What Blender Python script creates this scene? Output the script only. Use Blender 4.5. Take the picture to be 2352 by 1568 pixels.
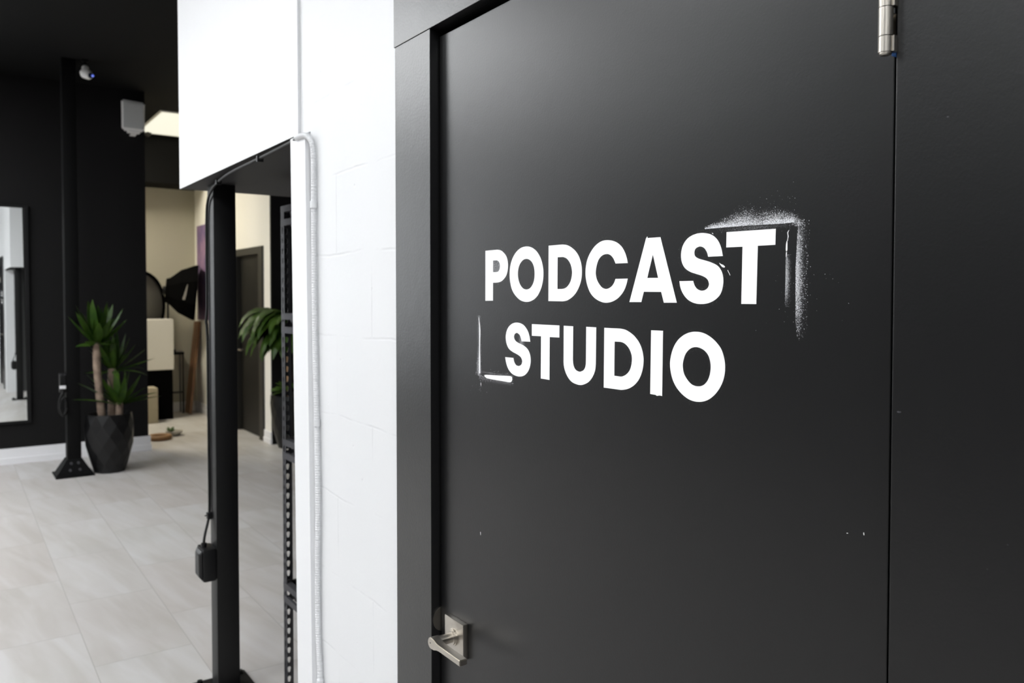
import bpy, bmesh, math, random
from mathutils import Vector, Matrix
R = math.radians
random.seed(7)
for o in list(bpy.data.objects):
    bpy.data.objects.remove(o)
S = bpy.context.scene
COL = S.collection

# ---------------------------------------------------------------- camera, exposure, world
cam_d = bpy.data.cameras.new('camera')
cam = bpy.data.objects.new('camera', cam_d)
COL.objects.link(cam)
cam.location = (0, 0, 1.58)
cam.rotation_euler = (R(90 - 1.6), 0, R(-35.05))
cam_d.sensor_width = 36
cam_d.lens = 36 * 1850 / 2352
cam_d.shift_y = -52.3 / 2352
cam_d.clip_start = 0.02
cam_d.dof.use_dof = True
cam_d.dof.focus_distance = 1.15
cam_d.dof.aperture_fstop = 7.1
S.camera = cam
S.view_settings.view_transform = 'Standard'
S.view_settings.look = 'None'
S.view_settings.gamma = 1
S.view_settings.use_curve_mapping = False
S.view_settings.exposure = 0.0
W = bpy.data.worlds.new('world')
S.world = W
W.use_nodes = True
W.node_tree.nodes['Background'].inputs[0].default_value = (0.8, 0.85, 1, 1)
W.node_tree.nodes['Background'].inputs[1].default_value = 0.05
FRONT_LIGHT = 25.0      # brightness of the unseen panels added over the front room
REAR_LIGHT = 0.98        # brightness of the visible panel in the room beyond
# centres of unseen panels added to light the front room; the rear one is the one in the picture
# (x, y, size x, size y)
FRONT_PANELS = [(-1.7, 5.5, 1.22, 1.22), (-1.9, 7.4, 1.22, 1.22), (-1.4, 0.6, .61, 1.22), (-1.4, 2.8, .61, 1.22), (-3.6, 1.6, .61, 1.22), (-3.6, 5.0, .61, 1.22), (-0.2, -1.7, .61, 1.22), (-2.2, -1.7, .61, 1.22)]
REAR_PANEL = (2.305, 10.34)
CEIL = 3.65

# ---------------------------------------------------------------- materials
def mat(name, col, rough=0.5, metal=0.0, spec=0.5, bump=None, vary=None, aniso=None, coat=0.0):
    m = bpy.data.materials.new(name)
    m.use_nodes = True
    nt = m.node_tree
    b = nt.nodes['Principled BSDF']
    b.inputs['Base Color'].default_value = (*col, 1)
    b.inputs['Roughness'].default_value = rough
    b.inputs['Metallic'].default_value = metal
    b.inputs['Specular IOR Level'].default_value = spec
    if coat:
        b.inputs['Coat Weight'].default_value = coat
    tc = nt.nodes.new('ShaderNodeNewGeometry')
    if bump:                       # list of (scale, strength, distance)
        last = None
        for sc, st, di in bump:
            n = nt.nodes.new('ShaderNodeTexNoise')
            n.inputs['Scale'].default_value = sc
            n.inputs['Detail'].default_value = 3
            nt.links.new(tc.outputs['Position'], n.inputs['Vector'])
            bp = nt.nodes.new('ShaderNodeBump')
            bp.inputs['Strength'].default_value = st
            bp.inputs['Distance'].default_value = di
            nt.links.new(n.outputs['Fac'], bp.inputs['Height'])
            if last:
                nt.links.new(last.outputs['Normal'], bp.inputs['Normal'])
            last = bp
        nt.links.new(last.outputs['Normal'], b.inputs['Normal'])
    if vary:                       # (scale, second colour)
        sc, c2 = vary
        n = nt.nodes.new('ShaderNodeTexNoise')
        n.inputs['Scale'].default_value = sc
        n.inputs['Detail'].default_value = 4
        nt.links.new(tc.outputs['Position'], n.inputs['Vector'])
        rp = nt.nodes.new('ShaderNodeValToRGB')
        rp.color_ramp.elements[0].position = 0.35
        rp.color_ramp.elements[1].position = 0.65
        rp.color_ramp.elements[0].color = (*col, 1)
        rp.color_ramp.elements[1].color = (*c2, 1)
        nt.links.new(n.outputs['Fac'], rp.inputs['Fac'])
        nt.links.new(rp.outputs['Color'], b.inputs['Base Color'])
    return m

def emat(name, col, strength):
    m = bpy.data.materials.new(name)
    m.use_nodes = True
    b = m.node_tree.nodes['Principled BSDF']
    b.inputs['Base Color'].default_value = (0.8, 0.8, 0.8, 1)
    b.inputs['Emission Color'].default_value = (*col, 1)
    b.inputs['Emission Strength'].default_value = strength
    return m

M = {}
M['door_paint'] = mat('black satin door paint', (0.004, 0.004, 0.0045), 0.36, spec=0.41, bump=[(260, 0.07, 0.0015), (28, 0.03, 0.004)])
M['trim_paint'] = mat('black brushed trim paint', (0.007, 0.007, 0.0076), 0.36, spec=0.6, bump=[(190, 0.12, 0.002), (16, 0.10, 0.004)])
M['roll_paint'] = mat('black rolled trim paint', (0.004, 0.004, 0.0045), 0.36, spec=0.41, bump=[(330, 0.10, 0.0015), (80, 0.035, 0.003)])
M['rubber'] = mat('black gasket', (0.006, 0.006, 0.006), 0.35)
M['black_wall'] = mat('matt black wall paint', (0.0048, 0.0045, 0.0048), 0.6, spec=0.22, bump=[(60, 0.1, 0.002)])
M['black_ceiling'] = mat('matt black ceiling paint', (0.005, 0.005, 0.005), 0.8, spec=0.12)
M['under_black'] = mat('black painted soffit underside', (0.020, 0.019, 0.0195), 0.6)
M['dark_wall'] = mat('dark grey hidden wall', (0.06, 0.06, 0.06), 0.7)
M['white_paint'] = mat('smooth white wall paint', (0.775, 0.78, 0.795), 0.5, bump=[(35, 0.05, 0.002)])
M['white_letter'] = mat('white spray paint', (0.93, 0.93, 0.93), 0.55)
M['spray_mist'] = mat('white spray mist', (0.80, 0.81, 0.84), 0.6)
M['white_trim'] = mat('white baseboard paint', (0.82, 0.82, 0.84), 0.4)
M['beige'] = mat('warm beige wall paint', (0.46, 0.435, 0.35), 0.75)
M['cream'] = mat('cream white wall paint', (0.84, 0.82, 0.76), 0.7)
M['added_pane_glow'] = emat('glow of the added panes', (0.93, 0.97, 1.0), 2.4)  # added glow of unseen panes, reflected in the door and post
M['black_steel'] = mat('black painted steel', (0.0018, 0.0018, 0.0021), 0.48, spec=0.34, bump=[(90, 0.08, 0.002)])
M['column_paint'] = mat('flat black column paint', (0.0016, 0.0016, 0.0018), 0.6, spec=0.16)
M['grey_steel'] = mat('charcoal shelving steel', (0.05, 0.05, 0.056), 0.4)
M['black_plastic'] = mat('black plastic', (0.005, 0.005, 0.0055), 0.42, spec=0.3)
M['black_cable'] = mat('black cable jacket', (0.006, 0.006, 0.006), 0.55, spec=0.3)
M['nickel'] = mat('satin nickel', (0.47, 0.44, 0.395), 0.34, 1.0, bump=[(400, 0.02, 0.001)])
M['hole_shade'] = mat('painted hole shade', (0.01, 0.01, 0.01), 0.6)
M['blue'] = mat('blue tape', (0.02, 0.10, 0.32), 0.6)
M['conduit'] = mat('white painted flexible conduit', (0.74, 0.75, 0.765), 0.4)
M['mirror'] = mat('mirror glass', (0.86, 0.88, 0.87), 0.01, 1.0)
M['pot'] = mat('black faceted glaze', (0.004, 0.004, 0.0044), 0.40, spec=0.4)
M['soil'] = mat('dark soil', (0.015, 0.011, 0.008), 0.9)
M['cane'] = mat('pale bark', (0.30, 0.225, 0.17), 0.85, bump=[(60, 0.6, 0.01)], vary=(18, (0.19, 0.135, 0.10)))
M['stem'] = mat('tan bark', (0.33, 0.20, 0.11), 0.85, bump=[(60, 0.5, 0.01)])
M['leaf'] = mat('green leaf', (0.035, 0.095, 0.010), 0.45, vary=(9, (0.085, 0.175, 0.018)))
M['leaf2'] = mat('deep green leaf', (0.045, 0.11, 0.012), 0.42, vary=(7, (0.11, 0.21, 0.03)))
M['grey_plastic'] = mat('white plastic cabinet', (0.93, 0.92, 0.91), 0.5)
M['grille'] = mat('grey speaker grille', (0.66, 0.67, 0.67), 0.6, bump=[(350, 0.4, 0.002)])
M['badge'] = mat('dark badge', (0.03, 0.03, 0.03), 0.4)
M['diffuser_grey'] = mat('grey diffuser fabric', (0.22, 0.21, 0.19), 0.8)
M['black_fabric'] = mat('black fabric', (0.0018, 0.0018, 0.0018), 0.9, spec=0.03)
M['mark_white'] = mat('pale printed mark', (0.35, 0.34, 0.31), 0.7)
M['plinth_white'] = mat('cream painted plinth', (0.74, 0.72, 0.66), 0.6)
M['box_beige'] = mat('beige board box', (0.42, 0.37, 0.27), 0.7)
M['board'] = mat('brown wood board', (0.24, 0.125, 0.06), 0.6, vary=(6, (0.17, 0.08, 0.04)))
M['ring_brown'] = mat('brown wood ring', (0.26, 0.14, 0.06), 0.6)
M['pale'] = mat('pale ceramic', (0.42, 0.40, 0.35), 0.6)
M['paint_purple'] = mat('purple canvas paint', (0.27, 0.16, 0.255), 0.7, vary=(4.5, (0.13, 0.085, 0.19)))
M['canvas_edge'] = mat('canvas edge', (0.28, 0.20, 0.30), 0.8)
M['far_frame'] = mat('dark olive door frame paint', (0.020, 0.0185, 0.015), 0.5)
M['far_door'] = mat('dark door paint', (0.004, 0.0037, 0.0034), 0.5, spec=0.25)
M['fixture'] = mat('white fixture metal', (0.75, 0.75, 0.74), 0.5)
M['lens_blue'] = emat('blue indicator light', (0.03, 0.12, 1.0), 0.7)
M['glow_front'] = emat('added neutral white light panel', (0.965, 0.985, 1.0), FRONT_LIGHT)
M['glow_rear'] = emat('warm white light panel', (1.0, 0.965, 0.79), REAR_LIGHT)
M['glow_rear'].node_tree.nodes['Principled BSDF'].inputs['Base Color'].default_value = (0.05, 0.05, 0.05, 1)
M['glow_hidden'] = emat('added hidden warm light panel', (1.0, 0.93, 0.77), 40.0)  # added hidden panel, gives most of the rear room's light

def block_wall_material():
    m = mat('white painted concrete block', (0.725, 0.732, 0.745), 0.5)
    nt = m.node_tree
    b = nt.nodes['Principled BSDF']
    g = nt.nodes.new('ShaderNodeNewGeometry')
    sep = nt.nodes.new('ShaderNodeSeparateXYZ')
    cmb = nt.nodes.new('ShaderNodeCombineXYZ')
    nt.links.new(g.outputs['Position'], sep.inputs[0])
    def add(sock, v):
        a = nt.nodes.new('ShaderNodeMath'); a.operation = 'ADD'
        nt.links.new(sock, a.inputs[0]); a.inputs[1].default_value = v
        return a.outputs[0]
    # wobble the joints a little so the painted-over mortar reads as hand work
    wob = nt.nodes.new('ShaderNodeTexNoise'); wob.inputs['Scale'].default_value = 6
    nt.links.new(g.outputs['Position'], wob.inputs['Vector'])
    ws = nt.nodes.new('ShaderNodeMath'); ws.operation = 'MULTIPLY_ADD'
    nt.links.new(wob.outputs['Fac'], ws.inputs[0]); ws.inputs[1].default_value = 0.022; ws.inputs[2].default_value = -0.011
    zz = nt.nodes.new('ShaderNodeMath'); zz.operation = 'ADD'
    nt.links.new(add(sep.outputs['Z'], -0.0708), zz.inputs[0]); nt.links.new(ws.outputs[0], zz.inputs[1])
    nt.links.new(add(sep.outputs['Y'], 0.325), cmb.inputs['X'])
    nt.links.new(zz.outputs[0], cmb.inputs['Y'])
    br = nt.nodes.new('ShaderNodeTexBrick')
    br.inputs['Scale'].default_value = 1
    br.inputs['Brick Width'].default_value = 0.403
    br.inputs['Row Height'].default_value = 0.2015
    br.inputs['Mortar Size'].default_value = 0.0048
    br.inputs['Mortar Smooth'].default_value = 1.0
    nt.links.new(cmb.outputs[0], br.inputs['Vector'])
    # joints are only half filled: break them up
    brk = nt.nodes.new('ShaderNodeTexNoise'); brk.inputs['Scale'].default_value = 7; brk.inputs['Detail'].default_value = 4
    nt.links.new(g.outputs['Position'], brk.inputs['Vector'])
    rmp = nt.nodes.new('ShaderNodeValToRGB')
    rmp.color_ramp.elements[0].position = 0.40; rmp.color_ramp.elements[1].position = 0.64
    nt.links.new(brk.outputs['Fac'], rmp.inputs['Fac'])
    mul = nt.nodes.new('ShaderNodeMath'); mul.operation = 'MULTIPLY'
    nt.links.new(br.outputs['Fac'], mul.inputs[0]); nt.links.new(rmp.outputs['Color'], mul.inputs[1])
    b1 = nt.nodes.new('ShaderNodeBump'); b1.invert = True
    b1.inputs['Strength'].default_value = 0.30; b1.inputs['Distance'].default_value = 0.003
    nt.links.new(mul.outputs[0], b1.inputs['Height'])
    # small pits
    vo = nt.nodes.new('ShaderNodeTexVoronoi'); vo.inputs['Scale'].default_value = 14
    nt.links.new(g.outputs['Position'], vo.inputs['Vector'])
    pit = nt.nodes.new('ShaderNodeMapRange')
    pit.inputs['From Min'].default_value = 0.0; pit.inputs['From Max'].default_value = 0.07
    pit.inputs['To Min'].default_value = 0.0; pit.inputs['To Max'].default_value = 1.0
    nt.links.new(vo.outputs['Distance'], pit.inputs['Value'])
    b2 = nt.nodes.new('ShaderNodeBump'); b2.inputs['Strength'].default_value = 0.5; b2.inputs['Distance'].default_value = 0.003
    nt.links.new(pit.outputs[0], b2.inputs['Height']); nt.links.new(b1.outputs['Normal'], b2.inputs['Normal'])
    no = nt.nodes.new('ShaderNodeTexNoise'); no.inputs['Scale'].default_value = 45; no.inputs['Detail'].default_value = 5
    nt.links.new(g.outputs['Position'], no.inputs['Vector'])
    b3 = nt.nodes.new('ShaderNodeBump'); b3.inputs['Strength'].default_value = 0.10; b3.inputs['Distance'].default_value = 0.003
    nt.links.new(no.outputs['Fac'], b3.inputs['Height']); nt.links.new(b2.outputs['Normal'], b3.inputs['Normal'])
    nt.links.new(b3.outputs['Normal'], b.inputs['Normal'])
    # grey tone along the open joints
    gr = nt.nodes.new('ShaderNodeMixRGB')
    gr.inputs[1].default_value = (0.725, 0.732, 0.745, 1); gr.inputs[2].default_value = (0.50, 0.51, 0.52, 1)
    gm = nt.nodes.new('ShaderNodeMath'); gm.operation = 'MULTIPLY'; gm.inputs[1].default_value = 0.30
    nt.links.new(mul.outputs[0], gm.inputs[0])
    nt.links.new(gm.outputs[0], gr.inputs[0])
    nt.links.new(gr.outputs[0], b.inputs['Base Color'])
    return m
M['block'] = block_wall_material()

def tile_material():
    m = mat('pale grey stone-look floor tile', (0.6, 0.58, 0.56), 0.42)
    nt = m.node_tree
    b = nt.nodes['Principled BSDF']
    g = nt.nodes.new('ShaderNodeNewGeometry')
    sep = nt.nodes.new('ShaderNodeSeparateXYZ'); nt.links.new(g.outputs['Position'], sep.inputs[0])
    def add(sock, v):
        a = nt.nodes.new('ShaderNodeMath'); a.operation = 'ADD'
        nt.links.new(sock, a.inputs[0]); a.inputs[1].default_value = v
        return a.outputs[0]
    cmb = nt.nodes.new('ShaderNodeCombineXYZ')
    nt.links.new(add(sep.outputs['Y'], -3.80 + 0.853 * 20), cmb.inputs['X'])
    nt.links.new(add(sep.outputs['X'], -0.092 + 0.398 * 20), cmb.inputs['Y'])
    br = nt.nodes.new('ShaderNodeTexBrick')
    br.inputs['Scale'].default_value = 1
    br.inputs['Brick Width'].default_value = 0.853
    br.inputs['Row Height'].default_value = 0.398
    br.inputs['Mortar Size'].default_value = 0.0022
    br.inputs['Mortar Smooth'].default_value = 0.2
    br.inputs['Color1'].default_value = (0, 0, 0, 1)
    br.inputs['Color2'].default_value = (1, 1, 1, 1)
    br.inputs['Mortar'].default_value = (0.5, 0.5, 0.5, 1)
    nt.links.new(cmb.outputs[0], br.inputs['Vector'])
    # veins run along the tile, each tile cut from another part of the slab
    vs = nt.nodes.new('ShaderNodeVectorMath'); vs.operation = 'MULTIPLY'
    rot = nt.nodes.new('ShaderNodeVectorRotate'); rot.rotation_type = 'Z_AXIS'
    rot.inputs['Angle'].default_value = R(-9)
    nt.links.new(g.outputs['Position'], rot.inputs['Vector'])
    nt.links.new(rot.outputs[0], vs.inputs[0]); vs.inputs[1].default_value = (9.0, 1.3, 1.0)
    off = nt.nodes.new('ShaderNodeVectorMath'); off.operation = 'MULTIPLY_ADD'
    nt.links.new(br.outputs['Color'], off.inputs[0]); off.inputs[1].default_value = (17, 31, 11)
    nt.links.new(vs.outputs[0], off.inputs[2])
    n1 = nt.nodes.new('ShaderNodeTexNoise'); n1.inputs['Scale'].default_value = 1.0; n1.inputs['Detail'].default_value = 3; n1.inputs['Distortion'].default_value = 0.6
    nt.links.new(off.outputs[0], n1.inputs['Vector'])
    r1 = nt.nodes.new('ShaderNodeValToRGB')
    r1.color_ramp.elements[0].position = 0.30; r1.color_ramp.elements[0].color = (0.455, 0.437, 0.412, 1)
    r1.color_ramp.elements[1].position = 0.70; r1.color_ramp.elements[1].color = (0.565, 0.556, 0.55, 1)
    e = r1.color_ramp.elements.new(0.5); e.color = (0.515, 0.50, 0.483, 1)
    nt.links.new(n1.outputs['Fac'], r1.inputs['Fac'])
    tint = nt.nodes.new('ShaderNodeMixRGB'); tint.blend_type = 'MULTIPLY'; tint.inputs[0].default_value = 1
    tr = nt.nodes.new('ShaderNodeValToRGB')
    tr.color_ramp.elements[0].color = (0.93, 0.90, 0.885, 1); tr.color_ramp.elements[1].color = (1.0, 1.0, 1.0, 1)
    nt.links.new(br.outputs['Color'], tr.inputs['Fac'])
    nt.links.new(r1.outputs['Color'], tint.inputs[1]); nt.links.new(tr.outputs['Color'], tint.inputs[2])
    mx = nt.nodes.new('ShaderNodeMixRGB')
    nt.links.new(br.outputs['Fac'], mx.inputs[0]); nt.links.new(tint.outputs[0], mx.inputs[1])
    mx.inputs[2].default_value = (0.36, 0.345, 0.325, 1)
    nt.links.new(mx.outputs[0], b.inputs['Base Color'])
    bp = nt.nodes.new('ShaderNodeBump'); bp.invert = True; bp.inputs['Strength'].default_value = 0.3; bp.inputs['Distance'].default_value = 0.002
    nt.links.new(br.outputs['Fac'], bp.inputs['Height']); nt.links.new(bp.outputs['Normal'], b.inputs['Normal'])
    return m
M['tile'] = tile_material()

# ---------------------------------------------------------------- mesh helpers
def nb():
    return bmesh.new()

def box(bm, x0, x1, y0, y1, z0, z1, bev=0.0, mi=0):
    r = bmesh.ops.create_cube(bm, size=1)
    vs = r['verts']
    for v in vs:
        v.co = Vector((x0 + (v.co.x + .5) * (x1 - x0), y0 + (v.co.y + .5) * (y1 - y0), z0 + (v.co.z + .5) * (z1 - z0)))
    fs = {f for v in vs for f in v.link_faces}
    for f in fs:
        f.material_index = mi
    if bev:
        es = list({e for v in vs for e in v.link_edges})
        bmesh.ops.bevel(bm, geom=es, offset=bev, segments=2, affect='EDGES', profile=0.6)
    return fs

def hexa(bm, pts, mi=0):
    """eight corners: bottom four (counter-clockwise), then the top four above them"""
    v = [bm.verts.new(p) for p in pts]
    for q in ((3, 2, 1, 0), (4, 5, 6, 7), (0, 1, 5, 4), (1, 2, 6, 5), (2, 3, 7, 6), (3, 0, 4, 7)):
        f = bm.faces.new([v[i] for i in q]); f.material_index = mi

def frame_of(d):
    d = d.normalized()
    a = Vector((0, 0, 1)) if abs(d.z) < .9 else Vector((1, 0, 0))
    u = d.cross(a).normalized()
    return u, d.cross(u).normalized()

def tube(bm, pts, rad, seg=10, caps=True, squash=None):
    pts = [Vector(p) for p in pts]
    n = len(pts)
    if not hasattr(rad, '__len__'):
        rad = [rad] * n
    d0 = pts[1] - pts[0]
    u, w = frame_of(d0)
    rings = []
    for i in range(n):
        d = (pts[min(i + 1, n - 1)] - pts[max(i - 1, 0)]).normalized()
        u = (u - d * u.dot(d)).normalized()
        w = d.cross(u)
        ring = []
        for k in range(seg):
            a = 2 * math.pi * k / seg
            ring.append(bm.verts.new(pts[i] + u * math.cos(a) * rad[i] + w * math.sin(a) * rad[i]))
        rings.append(ring)
    for i in range(n - 1):
        for k in range(seg):
            k2 = (k + 1) % seg
            bm.faces.new([rings[i][k], rings[i][k2], rings[i + 1][k2], rings[i + 1][k]])
    if caps:
        bm.faces.new(list(reversed(rings[0])))
        bm.faces.new(rings[-1])

def cyl(bm, p0, p1, r0, r1=None, seg=24):
    tube(bm, [p0, p1], [r0, r0 if r1 is None else r1], seg)

def smooth_path(pts, step):
    """Catmull-Rom resampling"""
    P = [Vector(p) for p in pts]
    P = [2 * P[0] - P[1]] + P + [2 * P[-1] - P[-2]]
    out = []
    for i in range(1, len(P) - 2):
        n = max(2, int((P[i + 1] - P[i]).length / step))
        for k in range(n):
            t = k / n
            a, b, c, d = P[i - 1], P[i], P[i + 1], P[i + 2]
            out.append(0.5 * (2 * b + (c - a) * t + (2 * a - 5 * b + 4 * c - d) * t * t + (3 * b - a - 3 * c + d) * t ** 3))
    out.append(P[-2])
    return out

def lathe(bm, c, prof, seg=24, caps=True):
    rings = []
    for r, z in prof:
        rings.append([bm.verts.new((c[0] + r * math.cos(2 * math.pi * k / seg), c[1] + r * math.sin(2 * math.pi * k / seg), c[2] + z)) for k in range(seg)])
    for a, b in zip(rings, rings[1:]):
        for k in range(seg):
            k2 = (k + 1) % seg
            bm.faces.new([a[k], a[k2], b[k2], b[k]])
    if caps:
        bm.faces.new(list(reversed(rings[0]))); bm.faces.new(rings[-1])

def chain_inverse(parent):
    loc = Vector((0, 0, 0))
    p = parent
    while p is not None:
        if p.type == 'EMPTY':
            loc += p.location
        p = p.parent
    return Matrix.Translation(-loc)

def obj(name, bm, m, parent=None, smooth=None):
    bmesh.ops.recalc_face_normals(bm, faces=bm.faces[:])
    me = bpy.data.meshes.new(name)
    bm.to_mesh(me); bm.free()
    for x in (m if isinstance(m, (list, tuple)) else [m]):
        me.materials.append(M[x])
    if smooth is not None:
        me.polygons.foreach_set('use_smooth', [True] * len(me.polygons))
        me.set_sharp_from_angle(angle=R(smooth))
    o = bpy.data.objects.new(name, me)
    COL.objects.link(o)
    if parent is not None:
        o.parent = parent
        o.matrix_parent_inverse = chain_inverse(parent)
    return o

def structure(name, bm, m, label=None, parent=None):
    o = obj(name, bm, m, parent)
    o['kind'] = 'structure'
    if label:
        o['label'] = label
    return o

def tag(o, label, cat, group=None, kind=None):
    o['label'] = label; o['category'] = cat
    if group: o['group'] = group
    if kind: o['kind'] = kind
    return o

def thing(name, label, cat, loc, group=None):
    o = bpy.data.objects.new(name, None)
    COL.objects.link(o)
    o.location = loc
    o.empty_display_size = 0.05
    return tag(o, label, cat, group)

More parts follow.
